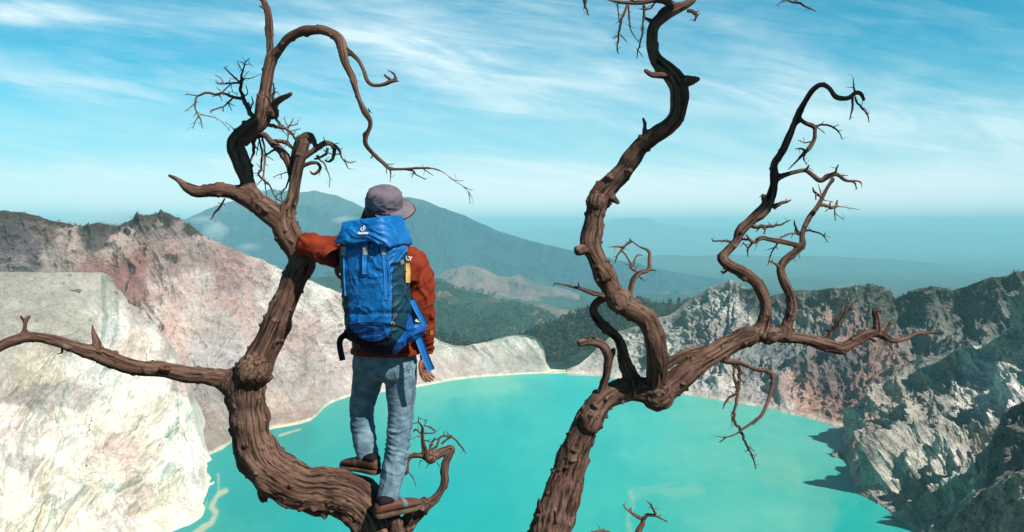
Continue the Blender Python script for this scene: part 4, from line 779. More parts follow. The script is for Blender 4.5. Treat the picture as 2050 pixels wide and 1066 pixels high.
tr_.add([(1259, 606, 16), (1262, 587, 12), (1267, 562, 12), (1280, 547, 10), (1298, 541, 9), (1300, 520, 8), (1299, 503, 7), (1280, 494, 5), (1262, 481, 4)], None, .12, kind='thick')
tr_.add([(1312, 752, 24), (1335, 730, 21), (1355, 718, 20), (1381, 707, 20), (1401, 702, 18), (1430, 699, 16), (1462, 692, 14)], 4.74, 4.80, kind='thick')
tr_.add([(1186, 500, 30), (1170, 500, 22), (1154, 503, 20)], None, -.05, kind='thick', flare=False)
tr_.add([(1358, 168, 28), (1376, 162, 24), (1392, 160, 17), (1401, 158, 8)], None, -.05, kind='thick', flare=False)
tr_.add([(1350, 155, 18), (1328, 152, 13), (1305, 150, 11), (1291, 141, 9)], None, -.12, kind='thick', flare=False)
tr_.add([(1296, 282, 16), (1290, 265, 11), (1291, 250, 8), (1287, 236, 6)], None, 0, kind='thick', flare=False)
tr_.add([(1218, 392, 24), (1230, 400, 14), (1238, 407, 9)], None, -.08, kind='thick', flare=False)
tr_.add([(1756, 672, 18), (1757, 655, 17), (1755, 638, 15), (1752, 624, 15), (1765, 622, 8)], None, 0, kind='thick', flare=False)
tr_.add([(1550, 360, 15), (1565, 353, 12), (1581, 348, 10), (1600, 343, 10), (1614, 342, 10), (1628, 352, 10), (1642, 362, 11), (1656, 355, 11), (1670, 349, 10), (1680, 352, 8), (1694, 362, 7), (1722, 364, 5), (1726, 380, 2)], None, -.05, kind='thick', flare=False)
tr_.add([(1604, 494, 12), (1590, 490, 11), (1561, 483, 11), (1540, 480, 10), (1525, 477, 10), (1507, 485, 8), (1493, 469, 4)], None, -.1, kind='thick', flare=False)
tr_.add([(1600, 238, 9), (1612, 247, 9), (1630, 254, 9), (1631, 266, 8), (1630, 279, 8), (1620, 297, 10), (1606, 311, 7), (1592, 326, 5), (1577, 341, 3)], None, -.05, kind='thick', flare=False)
tr_.add([(1352, 14, 16), (1335, 4, 14), (1312, 0, 12), (1289, 5, 10), (1265, 6, 9), (1238, 4, 8), (1214, 0, 3)], None, -.1, kind='thick', flare=False)
tr_.add([(1440, 716, 18), (1458, 724, 13), (1478, 726, 10), (1514, 740, 9), (1540, 745, 10), (1547, 764, 9), (1538, 802, 8), (1524, 832, 8), (1504, 848, 7), (1486, 860, 6), (1474, 869, 5), (1452, 876, 4), (1427, 873, 3), (1411, 881, 1.5)], None, -.15, kind='thick', flare=False)
tr_.add([(1093, 1060, 18), (1084, 1030, 12), (1079, 1012, 11), (1080, 999, 7)], None, -.08, kind='thick', flare=False)
tr_.add([(1688, 700, 16), (1690, 710, 10)], None, -.02, kind='thick', flare=False)
shade_bough(tr_, 3, 165, 415, 1.75, (1402, -60, 4.4)); shade_bough(tr_, 1, 90, 262, 1.7, (1395, -50, 4.4))  # two unseen limbs added to darken the upper right limbs
tr_.knot(1318, 790, 34, 4.6); tr_.knot(1240, 602, 25, 4.42); tr_.knot(1318, 690, 12, 4.39); tr_.knot(1195, 405, 20, 4.5); tr_.knot(1538, 402, 13, 4.8); tr_.knot(1180, 842, 20, 4.52, 1, 1.4); tr_.knot(1540, 672, 20, 4.74)
tr_.twig([(1376, 22, 8), (1388, 24, 8), (1393, 31, 7), (1391, 42, 4)], [(1392, 26, 3), (1400, 22, 1.5)],
         [(1256, 10, 6), (1254, 16, 5), (1242, 51, 5), (1236, 95, 3), (1238, 109, 1.6)], [(1242, 70, 3), (1256, 85, 1.6)], [(1240, 70, 2.4), (1225, 77, 1.3)], [(1258, 10, 4), (1261, 51, 3), (1268, 70, 2.6), (1279, 84, 1.6)], [(1236, 8, 3), (1240, 46, 2)], [(1289, 8, 6), (1289, 32, 5), (1285, 71, 4), (1277, 102, 2.6), (1275, 118, 1.4)], [(1278, 102, 2), (1287, 114, 1.2)], [(1285, 50, 3), (1283, 60, 2)], [(1312, 4, 4), (1303, 16, 4), (1290, 20, 3), (1282, 18, 2)], [(1303, 42, 9), (1294, 38, 6), (1288, 35, 5)],
         [(1268, 2, 8), (1240, -24, 8), (1195, -30, 8), (1172, -12, 8), (1169, 2, 8), (1173, 14, 5), (1179, 32, 1.8)], [(1395, -40, 9), (1480, -66, 7), (1555, -28, 5), (1578, 1, 4.4), (1604, 8, 4), (1620, 17, 3), (1634, 23, 1.6)], [(1580, 1, 3), (1566, 4, 2), (1554, 11, 1.3)],
         [(1178, 684, 4), (1180, 668, 2)], [(1160, 578, 4), (1158, 567, 3.4)], [(1110, 567, 3), (1108, 574, 1.4)], [(1300, 541, 5), (1314, 541, 1.6)],
         [(1262, 483, 4), (1261, 478, 2)], [(1264, 484, 5), (1246, 494, 5), (1232, 494, 3), (1220, 495, 1.6)], [(1249, 494, 5), (1236, 512, 4), (1231, 528, 1.8)], [(1244, 500, 4), (1258, 519, 4.4), (1264, 536, 5), (1274, 544, 5)], [(1268, 534, 4), (1271, 520, 3), (1276, 511, 2.6), (1287, 512, 1.6)], [(1276, 550, 2.4), (1284, 559, 1.6), (1292, 564, 1.1)], [(1252, 494, 2), (1242, 506, 1.4)],
         [(1712, 188, 5), (1709, 172, 3), (1708, 156, 1.5)], [(1707, 196, 6), (1706, 218, 4), (1701, 240, 2)], [(1712, 194, 4), (1716, 206, 4), (1736, 229, 3.4), (1740, 246, 1.6)], [(1735, 227, 2), (1741, 228, 1)],
         [(1612, 310, 3), (1609, 318, 3), (1615, 331, 1.4)], [(1612, 302, 5), (1604, 298, 4), (1592, 299, 1.6)], [(1624, 284, 3), (1610, 286, 2.4), (1598, 281, 1.4)], [(1634, 253, 5), (1646, 250, 4), (1658, 252, 4), (1670, 257, 4), (1680, 266, 2.6), (1687, 280, 1.4)], [(1668, 255, 2.4), (1679, 250, 1.2)], [(1636, 255, 2.6), (1652, 268, 1.2)], [(1676, 262, 2), (1686, 262, 1)],
         [(1710, 364, 3), (1716, 380, 1.5)], [(1672, 346, 5), (1678, 330, 2.2)], [(1614, 340, 5), (1619, 331, 3)], [(1686, 352, 2.4), (1698, 352, 1.2)], [(1700, 362, 3), (1712, 368, 3), (1714, 378, 1.6)],
         [(1548, 416, 12), (1562, 408, 8), (1574, 405, 6), (1584, 401, 2.4)], [(1536, 400, 9), (1529, 393, 7), (1526, 390, 4)], [(1502, 448, 12), (1514, 455, 9), (1535, 453, 6), (1556, 452, 5), (1583, 441, 1.8)], [(1520, 452, 6), (1532, 458, 5), (1529, 470, 2.2)], [(1516, 430, 2.4), (1512, 426, 1.4)], [(1470, 485, 5), (1450, 483, 4), (1426, 483, 3)], [(1430, 483, 2), (1424, 478, 1)], [(1498, 480, 5), (1480, 480, 4)], [(1508, 484, 5), (1498, 498, 4), (1497, 514, 1.5)], [(1498, 498, 3), (1488, 486, 3)], [(1516, 486, 2), (1511, 503, 1)],
         [(1600, 470, 5), (1590, 467, 4), (1575, 471, 3.4), (1561, 478, 2.6)], [(1600, 468, 7), (1594, 460, 6), (1590, 442, 2)], [(1610, 463, 5), (1622, 462, 4), (1642, 468, 3), (1652, 478, 2.2), (1658, 486, 1.2)], [(1644, 470, 1.8), (1662, 476, 1)],
         [(1640, 410, 8), (1650, 412, 7), (1664, 415, 7), (1674, 414, 6), (1676, 401, 3)], [(1674, 413, 2.4), (1696, 416, 1.5), (1719, 420, 1.1)], [(1671, 416, 3), (1671, 430, 2.2), (1672, 443, 1.5)], [(1672, 428, 1.6), (1690, 441, 1)], [(1660, 418, 2.4), (1652, 424, 1.4)], [(1646, 398, 3), (1638, 390, 5), (1630, 384, 5), (1627, 375, 2)], [(1634, 388, 4), (1633, 400, 2.4)], [(1644, 390, 3), (1640, 376, 2), (1638, 370, 1.3)], [(1646, 400, 1.6), (1668, 405, 1)],
         [(1562, 540, 7), (1555, 530, 6), (1548, 526, 4), (1541, 523, 3), (1536, 531, 1.6)], [(1557, 486, 4), (1554, 492, 3.6), (1545, 506, 2.6), (1538, 526, 1.4)], [(1552, 496, 2.4), (1544, 498, 2), (1536, 501, 1.2)], [(1554, 494, 2), (1558, 500, 1.2)], [(1598, 504, 2), (1602, 520, 1.1)], [(1586, 512, 2), (1592, 524, 1)],
         [(1770, 668, 8), (1778, 655, 6), (1788, 639, 2.4)], [(1790, 680, 4), (1800, 697, 1.6)], [(1642, 690, 8), (1662, 668, 8), (1678, 643, 9), (1693, 622, 6), (1707, 606, 2)], [(1684, 634, 5), (1688, 612, 3), (1682, 597, 1.4)], [(1840, 667, 4), (1858, 672, 2), (1872, 684, 1.2)], [(1770, 680, 5), (1786, 696, 2)], [(1740, 676, 8), (1752, 684, 5)], [(1460, 536, 6), (1450, 545, 5), (1442, 545, 2)],
         [(1466, 727, 9), (1480, 742, 8), (1480, 762, 7), (1475, 802, 6.5), (1469, 837, 6), (1482, 862, 6), (1493, 889, 5), (1506, 914, 4), (1514, 940, 2)], [(1493, 888, 3.4), (1502, 898, 2.6), (1511, 904, 1.4)], [(1470, 738, 6), (1470, 762, 6), (1478, 784, 5), (1462, 795, 5), (1452, 806, 4), (1446, 820, 1.6)], [(1454, 876, 3.6), (1446, 882, 3), (1440, 886, 1.6)], [(1516, 838, 3), (1508, 852, 1.6)], [(1470, 822, 3), (1465, 830, 2), (1466, 856, 1.2)], [(1547, 752, 3), (1538, 758, 1.6)], [(1482, 758, 2.4), (1490, 770, 1.2)])
tr_.build(spurs=70)
ts = Tree('dead_sapling', 'small bare sapling tip with curling twigs low between the big dead trees', tuple(at(1262, 1330, 4.9)), bark)
ts.add([(1262, 1400, 34), (1266, 1200, 24), (1272, 1110, 16), (1278, 1066, 13), (1287, 1048, 12), (1287, 1037, 9)], 4.9, 4.9, name='trunk')
ts.add([(1284, 1038, 9), (1272, 1032, 7), (1261, 1025, 5), (1247, 1011, 2.4)], None, .05, kind='thin'); ts.add([(1287, 1040, 9), (1296, 1032, 7), (1311, 1030, 6), (1305, 1015, 4), (1296, 1003, 2)], None, -.05, kind='thin'); ts.add([(1309, 1031, 5), (1322, 1038, 4), (1336, 1044, 2)], None, .05, kind='thin'); ts.add([(1268, 1160, 12), (1240, 1100, 9), (1222, 1070, 7), (1205, 1063, 5), (1176, 1067, 2)], None, -.05, kind='thin'); ts.twig([(1265, 1028, 3), (1262, 1018, 2)], [(1250, 1013, 2), (1252, 1004, 1.2)])
ts.build()
# ================================================================== THE HIKER AND THE BACKPACK
from mathutils.bvhtree import BVHTree
YB = math.radians(18); RV = np.array([math.cos(YB), -math.sin(YB), 0]); FV = np.array([math.sin(YB), math.cos(YB), 0]); ZV = np.array([0, 0, 1.0])
def sect(secs, sides=28, expo=2.0, step=.012, side=None, cap=.15):
    """closed tube through (px, py, Y, half width in px, half depth in m [, side vector])"""
    C = np.array([at(*s_[:3]) for s_ in secs]); A = np.array([s_[3]*s_[2]/FPX for s_ in secs]); Bd = np.array([s_[4] for s_ in secs])
    Cr, Ar = resample(C, A, step); _, Br = resample(C, Bd, step)
    sv = RV if side is None else np.array(side, float); T = np.gradient(Cr, axis=0); T /= np.linalg.norm(T, axis=1, keepdims=True)
    S = sv-T*(T@sv)[:, None]; S /= np.linalg.norm(S, axis=1, keepdims=True); D = np.cross(T, S)
    a = np.linspace(0, 2*np.pi, sides, endpoint=False); ca, sa = np.cos(a), np.sin(a)
    ce = np.sign(ca)*np.abs(ca)**(2/expo); se = np.sign(sa)*np.abs(sa)**(2/expo)
    V = Cr[:, None]+S[:, None]*(Ar[:, None]*ce[None])[..., None]+D[:, None]*(Br[:, None]*se[None])[..., None]
    n = len(Cr); i = np.arange(n*sides).reshape(n, sides); j = np.roll(i, -1, 1)
    F = np.stack([i[:-1].ravel(), j[:-1].ravel(), j[1:].ravel(), i[1:].ravel()], -1)
    V = np.concatenate([V.reshape(-1, 3), [Cr[0]-T[0]*Ar[0]*cap], [Cr[-1]+T[-1]*Ar[-1]*cap]]); c0 = len(V)-2
    F = np.concatenate([F, np.stack([np.full(sides, c0), j[0], i[0], i[0]], -1), np.stack([np.full(sides, c0+1), i[-1], j[-1], j[-1]], -1)])
    return V, F
def ell(c, rx, ry, rz, M=None, n=14):
    t = np.linspace(0, np.pi, n+1)[1:-1]; a = np.linspace(0, 2*np.pi, 2*n, endpoint=False)
    V = np.stack([np.sin(t)[:, None]*np.cos(a)*rx, np.sin(t)[:, None]*np.sin(a)*ry, np.cos(t)[:, None]*np.ones_like(a)*rz], -1).reshape(-1, 3)
    V = np.concatenate([V, [[0, 0, rz]], [[0, 0, -rz]]]); m = len(t); s_ = 2*n; i = np.arange(m*s_).reshape(m, s_); j = np.roll(i, -1, 1)
    F = np.concatenate([np.stack([i[:-1].ravel(), i[1:].ravel(), j[1:].ravel(), j[:-1].ravel()], -1), np.stack([np.full(s_, m*s_), i[0], j[0], j[0]], -1), np.stack([np.full(s_, m*s_+1), j[-1], i[-1], i[-1]], -1)])
    if M is not None: V = V@M.T
    return V+np.asarray(c), F
def chain(pts, step=.006, sides=12):
    p = np.array([q[:3] for q in pts], float); r = np.array([q[3] for q in pts], float); C, R_ = resample(p, r, step); return tube_np(C, R_, sides)[:2]
def fix(V, F):
    N = vnormals(V, F); c = V.mean(0)
    return (F[:, ::-1], -N) if (N*(V-c)).sum() < 0 else (F, N)

person = bpy.data.objects.new('person', None); COL.objects.link(person); PB = at(760, 1030, 4.22); person.location = PB
tag(person, 'hiker standing on the tree limb, arm over a branch, in a rust jacket', 'person')
pack = bpy.data.objects.new('backpack', None); COL.objects.link(pack); KB = at(752, 690, 3.98); pack.location = KB
tag(pack, 'large blue hiking backpack with dark teal sides and grey buckles on the hiker\'s back', 'backpack')
def piece(name, V, F, mat, parent, base, **kw): return np_mesh(name, V-base, F, mat, parent=parent, **kw)
def cloth(name, c1, c2, rough=.85, scale=60, bump=.35, weave=900, spec=.2, dist=.004, dark=None):
    m, nt, b = material(name, rough=rough, spec=spec); g = nd(nt, 'ShaderNodeNewGeometry')
    n = nd(nt, 'ShaderNodeTexNoise', ins={'Scale': scale*.25, 'Detail': 6.0, 'Roughness': .6}); nt.links.new(g.outputs['Position'], n.inputs['Vector'])
    w = nd(nt, 'ShaderNodeTexNoise', ins={'Scale': float(weave), 'Detail': 2.0}); nt.links.new(g.outputs['Position'], w.inputs['Vector'])
    c = mixc(nt, ramp(nt, n.outputs[0], [(.36, 0), (.64, 1)]), tuple(lin(c1)), tuple(lin(c2)))
    c = mixc(nt, .35, c, ramp(nt, w.outputs[0], [(.3, .55), (.7, 1.0)], 'LINEAR'), 'MULTIPLY'); nt.links.new(c, b.inputs['Base Color'])
    n2 = nd(nt, 'ShaderNodeTexNoise', ins={'Scale': scale, 'Detail': 5.0, 'Distortion': 1.2}); nt.links.new(g.outputs['Position'], n2.inputs['Vector'])
    bp = nd(nt, 'ShaderNodeBump', ins={'Strength': bump, 'Distance': dist}); nt.links.new(n2.outputs[0], bp.inputs['Height']); nt.links.new(bp.outputs[0], b.inputs['Normal'])
    return m
m_jack = cloth('rust_fabric', (140, 50, 24), (118, 40, 19), .75, 26, .5)
m_denim = cloth('light_denim', (88, 116, 132), (126, 152, 166), .9, 70, .5, 1500)
m_blue = cloth('blue_nylon', (8, 98, 166), (16, 116, 188), .45, 40, .5, 1800, .4)
m_blue2 = cloth('deep_blue_nylon', (8, 80, 152), (14, 94, 168), .5, 40, .4, 1800, .4)
m_teal = cloth('dark_teal_nylon', (8, 52, 68), (12, 64, 80), .55, 40, .45, 1800, .35)
m_navy = cloth('navy_fabric', (10, 20, 36), (18, 30, 48), .7, 60, .3)
m_hat = cloth('mauve_fabric', (106, 96, 106), (126, 114, 122), .85, 50, .6)
m_hatd = cloth('black_fabric', (22, 18, 26), (32, 28, 36), .85)
m_skin, nt_, b_ = material('brown_skin', tuple(lin((122, 78, 60))), .55, .35); b_.inputs['Subsurface Weight'].default_value = 0.0
m_hair, _, _ = material('black_hair', (.012, .010, .010), .5, .4)
m_shoe = cloth('brown_leather', (88, 54, 42), (106, 68, 52), .6, 90, .4, 900, .3)
m_sole = cloth('tan_rubber', (78, 62, 54), (100, 82, 70), .8, 90, .4)
m_grey, _, _ = material('grey_plastic', tuple(lin((150, 158, 166))), .35, .5)
m_band, _, _ = material('grey_suede', tuple(lin((104, 112, 120))), .8, .2)
m_white, _, _ = material('white_print', (.78, .80, .76), .6, .3)
m_yel = cloth('yellow_print', (206, 158, 84), (222, 182, 108), .7, 30, .1)
m_lime, _, _ = material('lime_tag', tuple(lin((206, 226, 150))), .5, .3)
m_blk, _, _ = material('black_cord', (.02, .02, .025), .5, .4)

# ---- body: one continuous surface (head with face, neck, trunk, arms, hands, legs)
hf = np.array([math.sin(math.radians(66)), math.cos(math.radians(66)), -.12]); hf /= np.linalg.norm(hf)
hr = np.cross(hf, ZV); hr /= np.linalg.norm(hr); hu = np.cross(hr, hf); HM = np.stack([hr, hf, hu], 1)
HC = at(769, 428, 4.20)
def hp(x, y, z): return HC+HM@np.array([x, y, z])
parts = [ell(HC, .074, .093, .108, HM), ell(hp(0, .030, -.062), .054, .060, .060, HM), chain([(*hp(0, .086, .012), .009), (*hp(0, .104, -.022), .014), (*hp(0, .094, -.032), .012)]),
         chain([(*hp(-.030, .088, -.058), .006), (*hp(0, .097, -.060), .009), (*hp(.030, .088, -.058), .006)]), chain([(*hp(-.045, .078, .026), .009), (*hp(0, .094, .022), .009), (*hp(.045, .078, .026), .009)])]
for s_ in (-1, 1): parts.append(ell(hp(.077*s_, 0.0, -.01), .010, .020, .032, HM))
parts += [sect([(768, 490, 4.2, 24, .07), (769, 455, 4.2, 22, .06), (769, 430, 4.2, 21, .055)], 20),
          sect([(770, 720, 4.21, 56, .10), (768, 660, 4.21, 54, .10), (766, 590, 4.20, 58, .105), (764, 520, 4.2, 62, .105), (766, 485, 4.2, 46, .08)], 28)]
limbs = dict(
    armR=[(822, 508, 4.14, 17), (842, 560, 4.11, 17), (848, 612, 4.10, 14), (852, 660, 4.13, 12), (850, 704, 4.17, 9), (849, 716, 4.18, 9)],
    armL=[(708, 498, 4.22, 17), (660, 491, 4.20, 16), (606, 487, 4.17, 13)], foreL=[(606, 487, 4.17, 13), (640, 501, 4.14, 13), (668, 519, 4.12, 10), (676, 527, 4.11, 9)],
    legL=[(740, 725, 4.24, 27), (734, 757, 4.27, 26), (726, 806, 4.31, 19), (727, 850, 4.29, 19), (735, 905, 4.26, 13), (738, 930, 4.25, 13)],
    legR=[(802, 728, 4.19, 28), (803, 760, 4.19, 27), (802, 815, 4.20, 21), (798, 870, 4.18, 20), (786, 940, 4.15, 17), (776, 1005, 4.12, 13), (774, 1022, 4.12, 14)])
for k_, v in limbs.items(): parts.append(chain([(*at(a, b, c), r*c/FPX) for a, b, c, r in v], .012, 18))
def hand(wrist, palm, axis_f, spread, curl, thumb, s=1.0):
    """palm and four bent fingers plus a thumb"""
    out = []; w = np.array(wrist); f = np.array(axis_f, float); f /= np.linalg.norm(f); sp = np.array(spread, float); sp -= f*(sp@f); sp /= np.linalg.norm(sp); cu = np.array(curl, float); cu -= f*(cu@f)+sp*(cu@sp); cu /= np.linalg.norm(cu)
    out.append(chain([(*w, .024*s), (*(w+f*.03*s), .026*s), (*(w+f*.055*s), .024*s)]))
    for i_, (o_, l_) in enumerate(((-.034, .070), (-.011, .080), (.012, .076), (.034, .062))):
        b0 = w+f*.045*s+sp*o_*s*.75; k1 = w+f*.085*s+sp*o_*s
        k2 = k1+(f*.85+cu*.45)*l_*.42*s; k3 = k2+(f*.62+cu*.8)*l_*.30*s; k4 = k3+(f*.3+cu*.95)*l_*.26*s
        out.append(chain([(*b0, .012*s), (*k1, .0098*s), (*k2, .0086*s), (*k3, .0077*s), (*k4, .0062*s)], .004, 12))
    t0 = w+f*.018*s-sp*.02*s; out.append(chain([(*t0, .014*s), (*(t0-sp*.026*s+f*.022*s+cu*.01*s), .0115*s), (*(t0-sp*.034*s+f*.05*s+cu*.02*s), .009*s), (*(t0-sp*.03*s+f*.07*s+cu*.026*s), .0075*s)], .004, 12))
    return out
hands = hand(at(849, 716, 4.18), None, (.04, .12, -1), (.62, .78, 0), (.55, -.6, -.1), 1, .92)+hand(at(674, 525, 4.115), None, (.75, -.05, -.62), (.45, .5, .6), (.1, .3, -.9), 1, .9)
V, F, E = remesh_np(parts+hands, .0034, 2); F, N = fix(V, F)
piece('body', V, F, m_skin, person, PB)
for s_ in (-1, 1):
    V, F = ell(hp(.030*s_, .084, .004), .012, .010, .010, HM, 8); F, N = fix(V, F); piece('eye', V, F, m_white, person, PB)
V, F = ell(hp(0, -.014, .012), .080, .090, .108, HM, 22); keep = ((V-HC)@HM)[:, 1] < .045; F, N = fix(V, F)
F = F[keep[F].all(1)]; hq = fbm(V*60, 3)*.004; piece('hair', V+N*hq[:, None], F, m_hair, person, PB)

# ---- clothes
def garment(name, parts, voxel, smooth, fold, mat, cut=None, parent=None, base=None, split=None):
    V, F, E = remesh_np(parts, voxel, smooth); F, N = fix(V, F); V = V+N*fold(V)[:, None]
    if cut is not None:
        keep = cut(V); F = F[keep[F].all(1)]
        u, inv = np.unique(F, return_inverse=True); V = V[u]; F = inv.reshape(F.shape)
    o = piece(name, V, F, mat, parent or person, PB if base is None else base); return o, V, F
def fold_j(V):
    q = V*np.array([8, 8, 6.])+fbm(V*5, 2)[:, None]*1.3
    q2 = np.stack([V[:, 0]*5+V[:, 2]*5, V[:, 1]*6, V[:, 2]*17-V[:, 0]*7], -1)+fbm(V*6, 2)[:, None]*1.0
    return (ridged(q, 2, .4)-.4)*.014+(ridged(q2, 2, .4)-.4)*.008
jk = [sect([(771, 704, 4.205, 67, .150), (770, 680, 4.205, 67, .148), (768, 640, 4.20, 66, .140), (766, 590, 4.19, 68, .138), (764, 540, 4.19, 72, .138), (763, 508, 4.19, 70, .125), (764, 488, 4.19, 52, .10), (767, 470, 4.19, 34, .08), (768, 452, 4.2, 27, .068)], 40, 2.4),
      chain([(*at(a, b, c), r*c/FPX) for a, b, c, r in [(812, 512, 4.16, 27), (832, 535, 4.13, 29), (842, 566, 4.11, 28), (846, 606, 4.10, 25), (850, 645, 4.12, 22), (853, 680, 4.15, 19), (852, 700, 4.17, 16), (851, 706, 4.17, 16)]], .012, 26),
      chain([(*at(a, b, c), r*c/FPX) for a, b, c, r in [(722, 506, 4.20, 32), (700, 502, 4.19, 28), (660, 495, 4.18, 24), (625, 491, 4.16, 23), (602, 488, 4.15, 20)]], .012, 26),
      chain([(*at(a, b, c), r*c/FPX) for a, b, c, r in [(602, 488, 4.15, 20), (632, 500, 4.13, 21), (655, 513, 4.115, 20), (676, 526, 4.11, 17)]], .012, 24)]
jacket, VJ, FJ = garment('jacket', jk, .0065, 4, fold_j, m_jack)
V, F = sect([(772, 698, 4.203, 69, .153), (772, 707, 4.203, 69.5, .154)], 48, 2.4); F, N = fix(V, F); piece('hem', V, F, m_jack, jacket, np.zeros(3))
def fold_p(V):
    px, py = proj(V); kn = np.exp(-((py-900)/55)**2)*(px > 750)+.6*np.exp(-((py-850)/40)**2)*(px < 750)+.8*np.exp(-((py-1005)/14)**2)
    q = np.stack([V[:, 0]*7+V[:, 2]*3, V[:, 1]*7, V[:, 2]*30+fbm(V*7, 2)*1.6], -1)
    return (ridged(q, 2, .4)-.4)*(.0018+.0095*kn)+(ridged(V*np.array([13, 13, 5.])+4, 2, .4)-.4)*.007
pl = [sect([(770, 686, 4.21, 58, .125), (770, 705, 4.21, 62, .13), (770, 725, 4.215, 65, .135), (770, 745, 4.22, 64, .125), (768, 758, 4.22, 56, .10)], 36, 2.5)]
for L_ in ([(742, 728, 4.235, 33), (736, 757, 4.265, 32), (727, 800, 4.30, 26), (724, 828, 4.305, 23), (727, 858, 4.29, 24), (731, 885, 4.275, 24), (735, 908, 4.265, 21), (737, 924, 4.26, 20)],
           [(801, 730, 4.19, 35), (803, 757, 4.19, 33), (803, 795, 4.195, 29), (802, 825, 4.20, 27), (799, 865, 4.185, 25), (795, 900, 4.17, 24), (788, 940, 4.15, 24), (781, 975, 4.135, 22.5), (776, 1000, 4.12, 21), (774, 1018, 4.12, 21)]):
    pl.append(chain([(*at(a, b, c), r*c/FPX) for a, b, c, r in L_], .012, 28))
jeans, VP, FP = garment('jeans', pl, .006, 3, fold_p, m_denim)

# ---- hat: crown, brim, neck flap
hz_ax = np.array([.10, -.50, .86]); hz_ax /= np.linalg.norm(hz_ax); hfx = hf-hz_ax*(hf@hz_ax); hfx /= np.linalg.norm(hfx); hrx = np.cross(hfx, hz_ax); HT = np.stack([hrx, hfx, hz_ax], 1); HO = at(769, 411, 4.19)
a = np.linspace(0, 2*np.pi, 72, endpoint=False)
prof = [(.089, -.006), (.090, .010), (.090, .030), (.088, .050), (.084, .068), (.076, .083), (.064, .093), (.048, .099), (.032, .1025), (.014, .104), (.002, .1042)]
V = np.array([[[math.cos(t)*r*.93, math.sin(t)*r*1.10, z] for t in a] for r, z in prof])
Pd = resample(np.stack([np.array(prof)[:, 0], np.array(prof)[:, 0]*0, np.array(prof)[:, 1]], -1), np.ones(len(prof)), .0035)[0]
V = np.stack([np.cos(a)[None]*Pd[:, :1]*.93, np.sin(a)[None]*Pd[:, :1]*1.10, np.ones_like(a)[None]*Pd[:, 2:]], -1)
fd = (ridged(V*np.array([16, 16, 22.]), 3)-.4)*.007*np.clip(1-(V[..., 2]-.02)/.10, .25, 1)-.0022*np.exp(-(((a[None]*4/np.pi) % 1-.5)/.05)**2)*(V[..., 2] > 0)
V = V*(1+fd/.09)[..., None]; n_ = len(Pd); i = np.arange(n_*72).reshape(n_, 72); j = np.roll(i, -1, 1)
F = np.stack([i[:-1].ravel(), j[:-1].ravel(), j[1:].ravel(), i[1:].ravel()], -1); Vw = V.reshape(-1, 3)@HT.T+HO; F, N = fix(Vw, F)
hat = piece('hat', Vw, F, m_hat, person, PB)
def solid(Vg, name, mat, parent, th=.003, base=PB):
    """thicken a grid of points into a closed sheet"""
    nv, nu = Vg.shape[:2]; Nn = normals(Vg); a_ = Vg+Nn*th/2; b_2 = Vg-Nn*th/2; V = np.concatenate([a_.reshape(-1, 3), b_2.reshape(-1, 3)]); f = grid_faces(nu, nv); m_ = nu*nv
    i = np.arange(m_).reshape(nv, nu); rim = np.concatenate([i[0, :], i[1:, -1], i[-1, ::-1][1:], i[::-1, 0][1:]]); side_ = np.stack([rim[:-1], rim[1:], rim[1:]+m_, rim[:-1]+m_], -1)
    F = np.concatenate([f, f[:, ::-1]+m_, side_]); return piece(name, V, F, mat, parent, base)
ab = np.linspace(math.radians(-38), math.radians(218), 60); rs = np.linspace(0, 1, 10)
wbr = .066*np.sin(np.clip((ab-ab[0])/(ab[-1]-ab[0])*np.pi, 0, np.pi))**.45
G = np.array([[[math.cos(t)*(.088*.93+w_*r), math.sin(t)*(.090*1.10+w_*r), -.004-w_*r*.30+.0025*math.sin(t*7)*r] for t, w_ in zip(ab, wbr)] for r in rs])
solid(G@HT.T+HO, 'brim', m_hat, hat, .003, np.zeros(3)+0)
Ce = (G[-1]@HT.T+HO); V, F, _ = tube_np(Ce, np.full(len(Ce), .0028), 6); piece('brim_edge', V, F[:, ::-1], m_hatd, hat, np.zeros(3))
ab = np.linspace(math.radians(196), math.radians(344), 40); rs = np.linspace(0, 1, 12)
G = np.array([[[math.cos(t)*(.086*.93+.018*r), math.sin(t)*(.088*1.10+.026*r), -.003-.085*r+.004*math.sin(t*9)*r] for t in ab] for r in rs]); solid(G@HT.T+HO, 'neck_flap', m_hatd, hat, .003, np.zeros(3))
for o in hat.children: o.location = -Vector(PB)
jacket.children[0].location = -Vector(PB)

